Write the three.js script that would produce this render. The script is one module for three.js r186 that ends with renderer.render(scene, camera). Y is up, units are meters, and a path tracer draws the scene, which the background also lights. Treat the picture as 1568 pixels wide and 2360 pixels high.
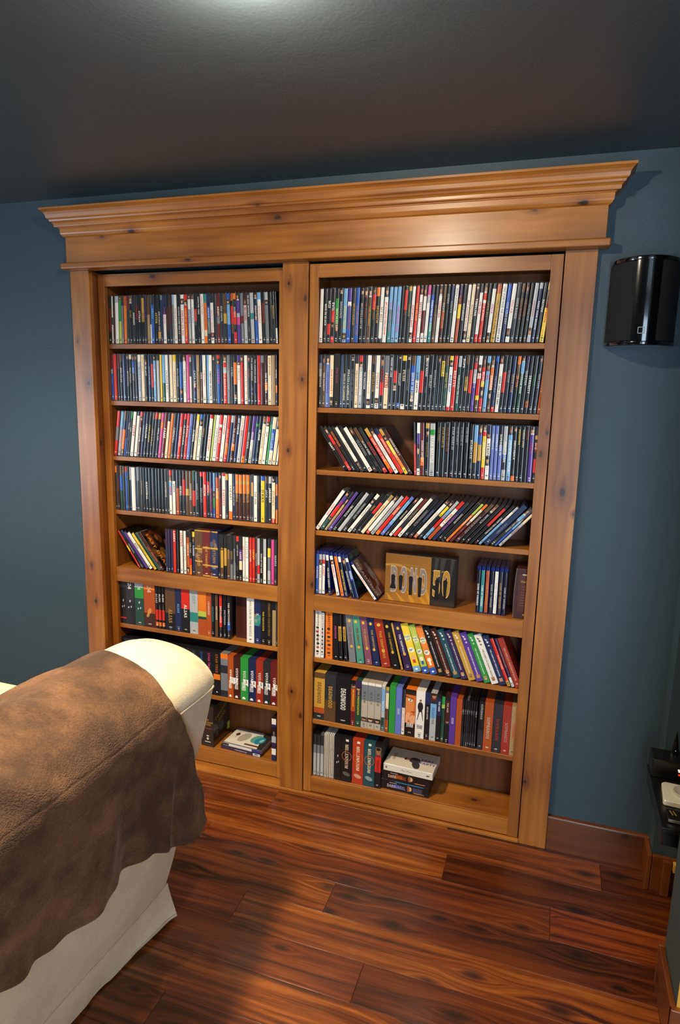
import * as THREE from 'three';
import { RoundedBoxGeometry } from 'three/addons/geometries/RoundedBoxGeometry.js';
import { mergeGeometries } from 'three/addons/utils/BufferGeometryUtils.js';
import { RectAreaLightUniformsLib } from 'three/addons/lights/RectAreaLightUniformsLib.js';

// ------------------------------------------------------------------ camera, sky, lights, exposure
const scene = new THREE.Scene();
const camera = new THREE.PerspectiveCamera(76.22, 1568 / 2360, 0.05, 60);
camera.rotation.order = 'YXZ';
camera.position.set(0.535, 1.624, 2.251);
camera.rotation.set(-0.1839, 0.3172, 0.0228);
const renderer = new THREE.WebGLRenderer({ antialias: true });
renderer.toneMapping = THREE.LinearToneMapping;
renderer.toneMappingExposure = 1.0;
renderer.shadowMap.enabled = true;
renderer.shadowMap.type = THREE.PCFSoftShadowMap;
RectAreaLightUniformsLib.init();
scene.background = new THREE.Color(0.62, 0.8, 1.0);          // overcast daylight outside the window and the glass door
scene.backgroundIntensity = 4.0;

const DAY = new THREE.Color(0.66, 0.84, 1.0), WARM = new THREE.Color(1.0, 0.8, 0.52);
function areaLight(color, intensity, w, h, pos, target) {
  const l = new THREE.RectAreaLight(color, intensity, w, h);
  l.position.set(...pos); l.lookAt(...target); scene.add(l); return l;
}
areaLight(DAY, 9, 1.3, 1.25, [-3.57, 1.2, 2.35], [0, 1.2, 2.35]);      // daylight entering by the side window
areaLight(DAY, 5, 0.95, 2.1, [1.3, 1.15, 3.27], [1.3, 1.15, 0]);     // daylight entering by the glass door behind the camera
const KNOTS = { l: [[0.72, 1.63, 0.008], [0.4, 0.86, 0.006], [0.55, 0.7, 0.008]], m: [[0.24, 1.995, 0.006], [0.8, 1.66, 0.008], [0.26, 1.4, 0.008], [0.5, 0.44, 0.0075]], r: [[0.52, 1.31, 0.014], [0.08, 0.25, 0.007], [0.02, 0.245, 0.004], [0.93, 1.24, 0.004]] };   // where casings and post show knots
const LAMPS = [[-0.62, 1.2, 30, 76], [-2.3, 1.25, 16, 60], [2.0, 1.35, 12, 42], [0.9, 2.75, 4, 72]];      // recessed ceiling lamps: x, z, candela; the last is an added fill
const FLARE_GLOW = [-0.035, 1.12, 2.6];                                                        // added small lamp just above the frame, stands in for lens flare

// ------------------------------------------------------------------ helpers
let seed = 20240611;
const rnd = () => { seed = (seed + 0x6d2b79f5) | 0; let t = Math.imul(seed ^ (seed >>> 15), 1 | seed); t = (t + Math.imul(t ^ (t >>> 7), 61 | t)) ^ t; return ((t ^ (t >>> 14)) >>> 0) / 4294967296; };
const rr = (a, b) => a + (b - a) * rnd();
const R = (d) => d * Math.PI / 180;
const clamp = (x, a, b) => Math.min(b, Math.max(a, x));
const lerp = (a, b, t) => a + (b - a) * t;
const smooth = (a, b, x) => { const t = clamp((x - a) / (b - a), 0, 1); return t * t * (3 - 2 * t); };
const used = {};
function numbered(n) { used[n] = (used[n] ?? -1) + 1; return used[n] ? n + '_' + String(used[n]).padStart(3, '0') : n; }
function tag(o, label, category, group, kind) {
  if (label) o.userData.label = label;
  if (category) o.userData.category = category;
  if (group) o.userData.group = group;
  if (kind) o.userData.kind = kind;
  return o;
}
function thing(name, label, category, pos = [0, 0, 0], group) {
  const g = new THREE.Group(); g.name = numbered(name); g.position.set(...pos); scene.add(g);
  return tag(g, label, category, group);
}
function mesh(name, geo, mat, parent = scene) {
  const m = new THREE.Mesh(geo, mat); m.name = parent === scene ? numbered(name) : name;
  m.castShadow = true; m.receiveShadow = true; parent.add(m); return m;
}
const struct = (name, geo, mat) => tag(mesh(name, geo, mat), null, null, null, 'structure');
function interp(tab, x) {
  if (x <= tab[0][0]) return tab[0][1];
  for (let i = 1; i < tab.length; i++) if (x <= tab[i][0]) return lerp(tab[i - 1][1], tab[i][1], (x - tab[i - 1][0]) / (tab[i][0] - tab[i - 1][0]));
  return tab[tab.length - 1][1];
}
// periodic value noise
const NT = new Float32Array(65536); for (let i = 0; i < 65536; i++) NT[i] = rnd();
function vnoise(x, y, px, py, s = 0) {
  const xi = Math.floor(x), yi = Math.floor(y), fx = x - xi, fy = y - yi, u = fx * fx * (3 - 2 * fx), v = fy * fy * (3 - 2 * fy);
  const h = (a, b) => NT[((((a % px) + px) % px) * 157 + (((b % py) + py) % py) * 311 + s * 7919) & 65535];
  return lerp(lerp(h(xi, yi), h(xi + 1, yi), u), lerp(h(xi, yi + 1), h(xi + 1, yi + 1), u), v);
}
function fbm(x, y, px, py, oct, s = 0) { let a = 0, w = 0.5, n = 0; for (let i = 0; i < oct; i++) { a += w * vnoise(x, y, px, py, s + i); n += w; x *= 2; y *= 2; px *= 2; py *= 2; w *= 0.5; } return a / n; }
function dataTex(w, h, fn, srgb, repeat = true) {
  const d = new Uint8Array(w * h * 4), c = [0, 0, 0];
  for (let y = 0; y < h; y++) for (let x = 0; x < w; x++) { fn(x / w, y / h, c); const o = (y * w + x) * 4; d[o] = clamp(c[0], 0, 255); d[o + 1] = clamp(c[1], 0, 255); d[o + 2] = clamp(c[2], 0, 255); d[o + 3] = 255; }
  const t = new THREE.DataTexture(d, w, h); t.magFilter = THREE.LinearFilter; t.minFilter = THREE.LinearMipmapLinearFilter; t.generateMipmaps = true;
  if (repeat) t.wrapS = t.wrapT = THREE.RepeatWrapping;
  if (srgb) t.colorSpace = THREE.SRGBColorSpace;
  t.needsUpdate = true; return t;
}
const mix3 = (a, b, t, o) => { for (let i = 0; i < 3; i++) o[i] = lerp(a[i], b[i], t); };

// ------------------------------------------------------------------ materials
// stained knotty alder, 1.6 m along the grain (u) by 0.8 m across (v)
const KN = []; for (let i = 0; i < 9; i++) KN.push([rnd(), rnd(), rr(0.006, 0.014), rr(0.3, 1)]);
function alder(u, v, c) {
  let du = 0, dv = 0, knot = 0, halo = 0;
  for (const [ku, kv, kr, ks] of KN) {
    let a = u - ku, b = v - kv; a -= Math.round(a); b -= Math.round(b);
    const mx = a * 1.6, my = b * 0.8; if (Math.abs(mx) > 0.2 || Math.abs(my) > 0.1) continue;
    const d = Math.hypot(mx * 0.55, my), e = Math.exp(-((d / (kr * 2.6)) ** 2));
    dv += Math.sign(b || 1) * e * 0.03; halo = Math.max(halo, ks * Math.exp(-((d / (kr * 1.7)) ** 2)));
    knot = Math.max(knot, ks * (1 - smooth(kr * 0.25, kr * 0.75, d + 0.003 * (vnoise(u * 200, v * 100, 200, 100, 9) - 0.5))));
  }
  const w = (v - dv);
  const blotch = fbm(u * 5, v * 6, 5, 6, 3, 1), streak = fbm(u * 4, w * 46, 4, 46, 3, 11), fine = vnoise(u * 26, w * 420, 26, 420, 21);
  const cath = 0.5 + 0.5 * Math.sin(w * 150 + 9 * fbm(u * 3, v * 5, 3, 5, 2, 31));
  const t = clamp(0.5 + (blotch - 0.5) * 0.95 + (streak - 0.5) * 0.5 + (cath - 0.5) * 0.1 + (fine - 0.5) * 0.12, 0, 1);
  mix3([114, 62, 17], [188, 122, 46], t, c);
  const k = halo * 0.34; c[0] *= 1 - k * 0.75; c[1] *= 1 - k; c[2] *= 1 - k;
  c[0] = lerp(c[0], 38, knot * 0.9); c[1] = lerp(c[1], 20, knot * 0.9); c[2] = lerp(c[2], 10, knot * 0.9);
}
const alderMap = dataTex(1024, 1024, alder, true);
alderMap.repeat.set(1 / 1.6, 1 / 0.8);
const M = {};
M.alder = new THREE.MeshPhysicalMaterial({ map: alderMap, roughness: 0.42, clearcoat: 0.35, clearcoatRoughness: 0.28, ior: 1.5 });
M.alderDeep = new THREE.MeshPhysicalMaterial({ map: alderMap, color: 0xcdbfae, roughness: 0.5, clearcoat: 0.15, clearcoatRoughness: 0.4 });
M.base = new THREE.MeshPhysicalMaterial({ map: alderMap, color: 0xb6a094, roughness: 0.36, clearcoat: 0.4, clearcoatRoughness: 0.25 });
// acacia floor, 1.6 m along by 0.8 m across
const FK = []; for (let i = 0; i < 22; i++) FK.push([rnd(), rnd(), rr(0.008, 0.02)]);
function acacia(u, v, c) {
  let dv = 0, knot = 0;
  for (const [ku, kv, kr] of FK) {
    let a = u - ku, b = v - kv; a -= Math.round(a); b -= Math.round(b);
    const mx = a * 1.6, my = b * 0.8; if (Math.abs(mx) > 0.25 || Math.abs(my) > 0.12) continue;
    const d = Math.hypot(mx * 0.45, my); dv += Math.sign(b || 1) * 0.04 * Math.exp(-((d / (kr * 2.2)) ** 2));
    knot = Math.max(knot, Math.exp(-((d / (kr * 0.9)) ** 2)));
  }
  const w = v - dv, warp = fbm(u * 3, v * 5, 3, 5, 3, 2) * 0.1;
  const band = fbm(u * 3, (w + warp) * 24, 3, 24, 4, 5), streak = fbm(u * 4, (w + warp * 0.4) * 72, 4, 72, 3, 15), fine = vnoise(u * 40, w * 500, 40, 500, 25);
  const t = clamp(0.5 + (band - 0.5) * 0.85 + (streak - 0.5) * 1.0 + (fine - 0.5) * 0.3, 0, 1);
  if (t < 0.5) mix3([54, 24, 9], [112, 54, 17], t * 2, c); else mix3([112, 54, 17], [160, 92, 34], t * 2 - 1, c);
  const k = knot * 0.8; c[0] = lerp(c[0], 34, k); c[1] = lerp(c[1], 13, k); c[2] = lerp(c[2], 6, k);
}
const acaciaMap = dataTex(1536, 1024, acacia, true); acaciaMap.repeat.set(1 / 1.6, 1 / 0.8);
M.planks = [0xffffff, 0xd2c4bc, 0xffe6c8, 0xb5a59c, 0xe8d2c0].map((c) => new THREE.MeshPhysicalMaterial({ map: acaciaMap, color: c, roughness: 0.34, clearcoat: 0.5, clearcoatRoughness: 0.16 }));
// eggshell paint: fine roller texture
const peel = dataTex(512, 512, (u, v, c) => { c[0] = c[1] = c[2] = 255 * (0.65 * fbm(u * 60, v * 60, 60, 60, 3, 3) + 0.35 * vnoise(u * 12, v * 12, 12, 12, 8)); }, false);
peel.repeat.set(2.5, 2.5);
M.wall = new THREE.MeshPhysicalMaterial({ color: new THREE.Color(0.036, 0.062, 0.08), roughness: 0.55, bumpMap: peel, bumpScale: 0.0006 });
M.ceiling = new THREE.MeshPhysicalMaterial({ color: new THREE.Color(0.05, 0.068, 0.08), roughness: 0.42, bumpMap: peel, bumpScale: 0.0005 });
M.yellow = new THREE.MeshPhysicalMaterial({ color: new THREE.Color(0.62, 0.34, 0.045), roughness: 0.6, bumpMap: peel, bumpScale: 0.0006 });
M.white = new THREE.MeshPhysicalMaterial({ color: 0xd8d4cc, roughness: 0.5 });
M.shell = new THREE.MeshPhysicalMaterial({ color: 0x0e0f11, roughness: 0.3, clearcoat: 0.6, clearcoatRoughness: 0.12 });
M.shellGrey = new THREE.MeshPhysicalMaterial({ color: 0x54565a, roughness: 0.3, clearcoat: 0.6, clearcoatRoughness: 0.12 });
M.shellWhite = new THREE.MeshPhysicalMaterial({ color: 0xd9d8d4, roughness: 0.3, clearcoat: 0.6, clearcoatRoughness: 0.12 });
M.blu = new THREE.MeshPhysicalMaterial({ color: 0x14256e, roughness: 0.2, clearcoat: 0.8, clearcoatRoughness: 0.08 });
M.gloss = new THREE.MeshPhysicalMaterial({ color: 0x060607, roughness: 0.12, clearcoat: 1, clearcoatRoughness: 0.03 });
M.cloth = new THREE.MeshStandardMaterial({ color: 0x0b0c0e, roughness: 0.95, bumpMap: peel, bumpScale: 0.0008 });
M.blackSatin = new THREE.MeshPhysicalMaterial({ color: 0x0c0b0b, roughness: 0.35, clearcoat: 0.3, clearcoatRoughness: 0.2 });
M.silver = new THREE.MeshStandardMaterial({ color: 0xa9a5a0, roughness: 0.3, metalness: 0.8 });
M.gold = new THREE.MeshStandardMaterial({ color: 0xb08a4c, roughness: 0.4, metalness: 0.4 });

// boards: rounded box with uv in metres, grain along an axis
const axes = ['x', 'y', 'z'];
function grainUV(g, grain, du = rnd() * 1.6, dv = rnd() * 0.8) {
  const p = g.attributes.position, n = g.attributes.normal, uv = new Float32Array(p.count * 2);
  for (let i = 0; i < p.count; i++) {
    const N = [Math.abs(n.getX(i)), Math.abs(n.getY(i)), Math.abs(n.getZ(i))], P = [p.getX(i), p.getY(i), p.getZ(i)];
    let k = N.indexOf(Math.max(...N)); if (k === grain) { N[grain] = -1; k = N.indexOf(Math.max(...N)); uv[2 * i] = P[3 - grain - k] + du; uv[2 * i + 1] = P[k] + dv; continue; }
    uv[2 * i] = P[grain] + du; uv[2 * i + 1] = P[3 - grain - k] + dv;
  }
  g.setAttribute('uv', new THREE.BufferAttribute(uv, 2)); return g;
}
function boxG(x0, x1, y0, y1, z0, z1, r = 0.0015) {
  const w = x1 - x0, h = y1 - y0, d = z1 - z0;
  const g = r > 0 ? new RoundedBoxGeometry(w, h, d, 1, Math.min(r, w / 2.1, h / 2.1, d / 2.1)) : new THREE.BoxGeometry(w, h, d);
  g.translate((x0 + x1) / 2, (y0 + y1) / 2, (z0 + z1) / 2); return g;
}
const board = (name, b, grain, parent, mat = M.alder, r = 0.0015) => mesh(name, grainUV(boxG(...b, r), grain), mat, parent);
function planarUV(g) { return grainUV(g.index ? g.toNonIndexed() : g, 0, 0, 0); }

// ------------------------------------------------------------------ room
const CEIL = 2.345, ZW = -0.02;
const CAS = { l0: -1.3612, l1: -1.2724, m0: -0.4394, m1: -0.3409, r0: 0.5151, r1: 0.6108 };
struct('ceiling', planarUV(boxG(-3.7, 2.6, CEIL, CEIL + 0.12, -0.45, 3.45, 0)), M.ceiling);
struct('wall_back', planarUV(mergeGeometries([boxG(-3.6, CAS.l1 - 0.022, 0, CEIL, -0.14, ZW, 0), boxG(CAS.r0 + 0.022, 1.5, 0, CEIL, -0.14, ZW, 0), boxG(CAS.l1 - 0.022, CAS.r0 + 0.022, 2.075, CEIL, -0.14, ZW, 0)])), M.wall);
struct('wall_behind_bookcase', planarUV(mergeGeometries([boxG(-3.7, 1.5, 0, CEIL, -0.42, -0.34, 0), boxG(1.38, 1.5, 0, CEIL, -0.34, -0.14, 0)])), M.wall);
struct('wall_left', planarUV(mergeGeometries([boxG(-3.72, -3.6, 0, 0.575, -0.42, 3.3, 0), boxG(-3.72, -3.6, 1.825, CEIL, -0.42, 3.3, 0), boxG(-3.72, -3.6, 0.575, 1.825, -0.42, 1.7, 0), boxG(-3.72, -3.6, 0.575, 1.825, 3.0, 3.3, 0)])), M.wall);
struct('wall_rear', planarUV(mergeGeometries([boxG(-3.7, 2.6, 2.22, CEIL, 3.3, 3.42, 0), boxG(-3.7, 0.8, 0, 2.22, 3.3, 3.42, 0), boxG(1.8, 2.6, 0, 2.22, 3.3, 3.42, 0)])), M.wall);
struct('wall_far_right', planarUV(boxG(2.4, 2.52, 0, CEIL, 0.5, 3.3, 0)), M.yellow);
struct('wall_pilaster', planarUV(boxG(0.945, 1.5, 0, CEIL, ZW, 0.075, 0)), M.wall);
struct('wall_niche', planarUV(boxG(1.36, 1.5, 0, CEIL, 0.075, 0.478, 0)), M.wall);
{
  const g = new THREE.BoxGeometry(1.6, CEIL, 0.19); g.translate(0.93 + 0.8, CEIL / 2, 0.478 + 0.095);
  const s = struct('wall_stub', g, [M.wall, M.wall, M.wall, M.wall, M.yellow, M.wall]);
  s.userData.kind = 'structure';
}
// window frames outside the picture
for (const [n, bars] of [['window_1', [[-3.66, -3.6, 0.575, 0.615, 1.7, 3.0], [-3.66, -3.6, 1.785, 1.825, 1.7, 3.0], [-3.66, -3.6, 0.575, 1.825, 1.7, 1.74], [-3.66, -3.6, 0.575, 1.825, 2.96, 3.0], [-3.65, -3.61, 0.575, 1.825, 2.33, 2.37]]],
  ['door_1', [[0.8, 1.8, 0, 0.04, 3.3, 3.36], [0.8, 1.8, 2.18, 2.22, 3.3, 3.36], [0.8, 0.84, 0, 2.22, 3.3, 3.36], [1.76, 1.8, 0, 2.22, 3.3, 3.36]]]]) struct(n, mergeGeometries(bars.map((b) => boxG(...b, 0.002))), M.white);

// baseboards
function baseboard(name, x0, x1, h, z) {
  const s = new THREE.Shape(); s.moveTo(0, 0); s.lineTo(0.015, 0); s.lineTo(0.015, h - 0.008); s.quadraticCurveTo(0.0145, h, 0.007, h); s.lineTo(0, h);
  const g = new THREE.ExtrudeGeometry(s, { depth: x1 - x0, bevelEnabled: false, curveSegments: 5 }); g.rotateY(-Math.PI / 2); g.scale(1, 1, 1);
  g.translate(x1, 0, z); return struct(name, grainUV(g, 0), M.base);
}
baseboard('baseboard_back_right', CAS.r1 + 0.0005, 0.9445, 0.131, ZW);
baseboard('baseboard_back_left', -3.6, CAS.l0, 0.185, ZW);
struct('baseboard_pilaster', grainUV(boxG(0.9455, 1.36, 0, 0.13, 0.0755, 0.0905, 0.003), 0), M.base);
struct('trim_1', grainUV(boxG(0.978, 1.003, 0, 0.127, 0.091, 0.104, 0.002), 1), M.base);
struct('trim_2', grainUV(boxG(1.006, 1.07, 0.098, 0.127, 0.091, 0.112, 0.002), 0), M.yellow);  // yellow colour stands in for warm light on this block
struct('baseboard_pilaster_side', grainUV(boxG(0.9305, 0.945, 0, 0.13, ZW + 0.0155, 0.0905, 0.003), 2), M.base);
struct('baseboard_stub_side', grainUV(boxG(0.915, 0.93, 0, 0.13, 0.478, 0.682, 0.003), 2), M.base);
struct('baseboard_stub_front', grainUV(boxG(0.915, 2.4, 0, 0.13, 0.668, 0.683, 0.003), 0), M.base);
struct('baseboard_stub_back', grainUV(boxG(0.915, 1.36, 0, 0.13, 0.463, 0.478, 0.003), 0), M.base);

// floor: acacia planks, each its own piece
{
  const floor = new THREE.Group(); floor.name = 'floor'; scene.add(floor); floor.userData.kind = 'structure';
  mesh('subfloor', planarUV(boxG(-3.7, 2.5, -0.1, -0.0145, -0.45, 3.45, 0)), M.planks[3], floor);
  const W = 0.134, L = 1.231, Z0 = 0.282 - 3 * W;
  const joints = { 2: 0.28, 3: 0.633, 5: -0.315, 6: 0.125 };
  const tones = { '3_1': 2, '3_0': 1, '2_1': 3, '6_1': 3, '5_0': 2 };
  const far = [[], [], [], [], []];
  for (let k = 0; k < 27; k++) {
    const z0 = Z0 + k * W, j = joints[k] ?? ((k * 0.437 + 0.21) % 1) * L;
    for (let i = -4; i < 4; i++) {
      let x0 = j + (i - 1) * L, x1 = x0 + L; if (x1 < -3.6 || x0 > 2.45) continue;
      x0 = Math.max(x0, -3.6); x1 = Math.min(x1, 2.45);
      const g = grainUV(boxG(x0 + 0.0004, x1 - 0.0004, -0.0145, 0, z0 + 0.0003, z0 + W - 0.0003, 0.0009), 0);
      const m = tones[k + '_' + i] ?? Math.floor(rnd() * 5);
      if (z0 < 1.9 && x1 > -0.9 && x0 < 1.4) mesh('plank', g, M.planks[m], floor); else far[m].push(g);
    }
  }
  far.forEach((f, i) => { const m = mesh('plank_field', mergeGeometries(f), M.planks[i], floor); m.userData.kind = 'stuff'; });
}

// ------------------------------------------------------------------ ceiling lamps (fittings just outside the picture; door fill and flare lamp are added)
for (const [x, z, cd, half] of LAMPS) {
  const t = thing('recessed_lamp', 'white ringed recessed ceiling lamp shining down from dark ceiling at ' + ['sofa end', 'blue wall', 'yellow wall', 'glass door, added fill'][LAMPS.findIndex((l) => l[0] === x && l[1] === z)], 'lamp', [x, CEIL, z]);
  mesh('trim_ring', new THREE.LatheGeometry([[0.052, -0.001], [0.056, -0.006], [0.07, -0.005], [0.076, 0]].map((q) => new THREE.Vector2(...q)), 40), M.white, t);
  const d = new THREE.CylinderGeometry(0.052, 0.052, 0.002, 32); d.translate(0, -0.002, 0);
  mesh('lens', d, new THREE.MeshStandardMaterial({ color: 0xffffff, emissive: WARM, emissiveIntensity: 3 }), t).castShadow = false;
  const s = new THREE.SpotLight(WARM, cd, 0, R(half), 1, 2); s.position.set(x, CEIL - 0.012, z); s.target.position.set(x, 0, z); s.castShadow = true; s.shadow.radius = 4; s.shadow.bias = -0.0005;
  scene.add(s, s.target);
}
{
  const [x, z, cd] = FLARE_GLOW, t = thing('added_flare_lamp', 'added unseen lamp on dark ceiling above sofa end, stands in for lens flare', 'lamp', [x, CEIL, z]);
  const c = new THREE.CylinderGeometry(0.03, 0.035, 0.025, 32); c.translate(0, -0.0125, 0); mesh('canopy', c, M.silver, t);
  const b = new THREE.SphereGeometry(0.013, 24, 16); b.translate(0, -0.045, 0);
  mesh('bulb', b, new THREE.MeshStandardMaterial({ color: 0xffffff, emissive: WARM, emissiveIntensity: 8 }), t).castShadow = false;
  const p = new THREE.PointLight(new THREE.Color(1, 0.86, 0.66), cd, 0, 2); p.position.set(x, CEIL - 0.045, z); p.castShadow = true; scene.add(p);
}

// ------------------------------------------------------------------ bookcases
const SH = [0, 1.7898, 1.5614, 1.3321, 1.101, 0.8497, 0.5906, 0.3279, 0.0805];      // shelf tops, counted from the top
const ZS = { L: -0.0598, R: -0.0202 };
function bookcase(side, label, x0, x1, i0, i1, sl, sr) {
  // x0..x1 outer face frame, i0..i1 interior, sl / sr inner edges of the two stiles
  const zs = ZS[side], zf = zs + 0.012, zb = zs - 0.155, t = thing('bookcase', label, 'bookcase');
  board('stile', [x0, sl, 0.014, 2.06, zf - 0.014, zf], 1, t); board('stile', [sr, x1, 0.014, 2.06, zf - 0.014, zf], 1, t);
  board('top_rail', [sl, sr, 2.013, 2.06, zf - 0.014, zf - 0.0005], 0, t);
  board('middle_rail', [sl, sr, 0.7875, 0.8497, zf - 0.014, zf - 0.0005], 0, t);
  board('bottom_rail', [sl, sr, 0.016, 0.0805, zf - 0.014, zf - 0.0005], 0, t);
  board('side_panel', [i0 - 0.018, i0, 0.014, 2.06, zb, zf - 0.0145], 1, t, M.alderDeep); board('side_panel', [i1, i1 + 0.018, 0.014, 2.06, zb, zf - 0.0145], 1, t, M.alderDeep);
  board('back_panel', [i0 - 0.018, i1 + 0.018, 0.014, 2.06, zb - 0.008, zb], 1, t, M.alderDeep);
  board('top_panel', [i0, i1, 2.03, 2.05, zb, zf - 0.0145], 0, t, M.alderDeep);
  for (let k = 1; k <= 7; k++) if (k !== 5) board('shelf', [i0 + 0.0005, i1 - 0.0005, SH[k] - 0.0185, SH[k], zb, zs], 0, t);
  board('fixed_shelf', [i0, i1, SH[5] - 0.019, SH[5] - 0.0005, zb, zf - 0.0145], 0, t);
  board('fixed_shelf', [i0, i1, SH[8] - 0.019, SH[8] - 0.0005, zb, zf - 0.0145], 0, t);
  return t;
}
bookcase('L', 'knotty alder bookcase on the left, half hidden at its foot by the sofa', -1.268, -0.4425, -1.238, -0.455, -1.238, -0.474);
bookcase('R', 'knotty alder bookcase on the right, holding the gold gift box', -0.339, 0.5115, -0.318, 0.494, -0.306, 0.4745);
{
  const t = thing('bookcase_surround', 'alder casing with stepped crown moulding framing both bookcases', 'surround');
  const knotted = (w, knots, ru, rv) => {               // the same alder with the knots that this board shows, [across 0..1, height, size]
    const t = dataTex(128, 2048, (a, b, c) => {
      const X = a * w, Y = b * 2.07; let sh = 0, k = 0, halo = 0;
      for (const [ka, ky, kr] of knots) { const dx = X - ka * w, dy = (Y - ky) * 0.62, d = Math.hypot(dx, dy) + 0.0015 * (vnoise(a * 20, b * 300, 64, 512, 5) - 0.5); sh += Math.sign(dx || 1) * 0.02 * Math.exp(-((d / (kr * 3)) ** 2)); k = Math.max(k, 1 - smooth(kr * 0.35, kr * 0.8, d)); halo = Math.max(halo, Math.exp(-((d / (kr * 2.4)) ** 2))); }
      alder((Y / 1.6 + ru) % 1, (((X - sh) / 0.8 + rv) % 1 + 1) % 1, c);
      const q = halo * 0.35; c[0] *= 1 - q * 0.8; c[1] *= 1 - q; c[2] *= 1 - q; c[0] = lerp(c[0], 34, k * 0.92); c[1] = lerp(c[1], 18, k * 0.92); c[2] = lerp(c[2], 9, k * 0.92);
    }, true, false);
    const m = M.alder.clone(); m.map = t; return m;
  };
  const fitUV = (o, x0, w) => { const p = o.geometry.attributes.position, u = o.geometry.attributes.uv; for (let i = 0; i < p.count; i++) u.setXY(i, clamp((p.getX(i) - x0) / w, 0.01, 0.99), clamp(p.getY(i) / 2.07, 0, 1)); return o; };
  fitUV(board('casing', [CAS.l0, CAS.l1, 0, 2.068, -0.0195, 0], 1, t, knotted(0.0888, KNOTS.l, 0.31, 0.2)), CAS.l0, 0.0888); fitUV(board('casing', [CAS.r0, CAS.r1, 0, 2.068, -0.0195, 0], 1, t, knotted(0.0957, KNOTS.r, 0.62, 0.5)), CAS.r0, 0.0957);
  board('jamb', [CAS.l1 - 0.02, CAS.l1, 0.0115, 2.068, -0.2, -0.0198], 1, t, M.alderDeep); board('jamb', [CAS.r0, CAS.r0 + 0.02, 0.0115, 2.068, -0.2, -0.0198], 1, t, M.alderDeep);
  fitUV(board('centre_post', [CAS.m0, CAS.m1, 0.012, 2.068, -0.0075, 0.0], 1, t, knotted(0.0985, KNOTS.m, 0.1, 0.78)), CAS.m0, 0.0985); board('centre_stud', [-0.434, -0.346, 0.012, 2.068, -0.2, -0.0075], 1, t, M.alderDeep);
  board('threshold', [CAS.l1, CAS.r0, 0, 0.011, -0.2, 0.002], 0, t);
  board('ledge', [-1.372, 0.643, 2.068, 2.0925, -0.0195, 0.042], 0, t, M.alder, 0.006);
  board('frieze', [-1.357, 0.628, 2.0926, 2.2, -0.0195, 0.022], 0, t);
  // crown: profile (projection beyond the frieze, height) swept round the front and both returns
  const prof = [[0.001, 2.188], [0.004, 2.19], [0.007, 2.192], [0.0115, 2.199], [0.013, 2.203], [0.0135, 2.2185], [0.0165, 2.2205], [0.0165, 2.222], [0.027, 2.2235], [0.0285, 2.2265], [0.0295, 2.2345], [0.034, 2.2395], [0.038, 2.2415], [0.0405, 2.2475], [0.045, 2.2505], [0.047, 2.2535], [0.0495, 2.2645], [0.0545, 2.2725], [0.0605, 2.2775], [0.0645, 2.2795], [0.0645, 2.2865], [0.0, 2.2865]];
  const path = [[-1.357, -0.0195, -1, 0], [-1.357, 0.022, -1, 1], [0.628, 0.022, 1, 1], [0.628, -0.0195, 1, 0]];
  const pos = [], uv = [], du = rnd();
  for (let s = 0; s < 3; s++) {
    const A = path[s], B = path[s + 1]; let acc = 0;
    for (let i = 0; i < prof.length - 1; i++) {
      const q = (P, k) => [P[0] + P[2] * prof[k][0], prof[k][1], P[1] + P[3] * prof[k][0]];
      const a = q(A, i), b = q(B, i), c = q(B, i + 1), d = q(A, i + 1), l = Math.hypot(prof[i + 1][0] - prof[i][0], prof[i + 1][1] - prof[i][1]);
      pos.push(...a, ...b, ...c, ...a, ...c, ...d);
      const U = (p) => (s === 1 ? p[0] : p[2]) + du;
      uv.push(U(a), acc, U(b), acc, U(c), acc + l, U(a), acc, U(c), acc + l, U(d), acc + l); acc += l;
    }
  }
  const g = new THREE.BufferGeometry(); g.setAttribute('position', new THREE.Float32BufferAttribute(pos, 3)); g.setAttribute('uv', new THREE.Float32BufferAttribute(uv, 2)); g.computeVertexNormals();
  mesh('crown_moulding', g, M.alder, t);
}

// ------------------------------------------------------------------ printed spines
const PAL = { k: '#121317', K: '#282a30', g: '#73777e', s: '#aeb1b4', w: '#e8e4db', c: '#e6d3ae', r: '#d0281d', d: '#671d1a', m: '#421a14', o: '#e2741f', O: '#ac4c1c', y: '#ecc92c', Y: '#c39639', n: '#5c4027', t: '#a5865d',
  l: '#aebf4b', G: '#2c8f3b', D: '#1d4438', e: '#2f8380', a: '#72a6d2', b: '#2a55b0', B: '#1b2750', u: '#6173bf', p: '#553590', P: '#d0458f', f: '#c28a69', v: '#33204a', M: '#7f4b60', T: '#1d4a56', q: '#b23a1e', E: '#4c8f7c', R: '#9c2f1e', W: '#b3a898' };
const NAMES = { k: 'black', K: 'charcoal', g: 'grey', s: 'silver', w: 'white', c: 'cream', r: 'red', d: 'maroon', m: 'brown', o: 'orange', O: 'rust', y: 'yellow', Y: 'gold', n: 'brown', t: 'tan', l: 'lime', G: 'green', D: 'dark-green', e: 'teal', a: 'pale-blue', b: 'blue', B: 'navy', u: 'periwinkle', p: 'purple', P: 'pink', f: 'skin-toned', v: 'violet', M: 'mauve', T: 'teal', q: 'red', E: 'teal', R: 'red', W: 'grey' };
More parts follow.
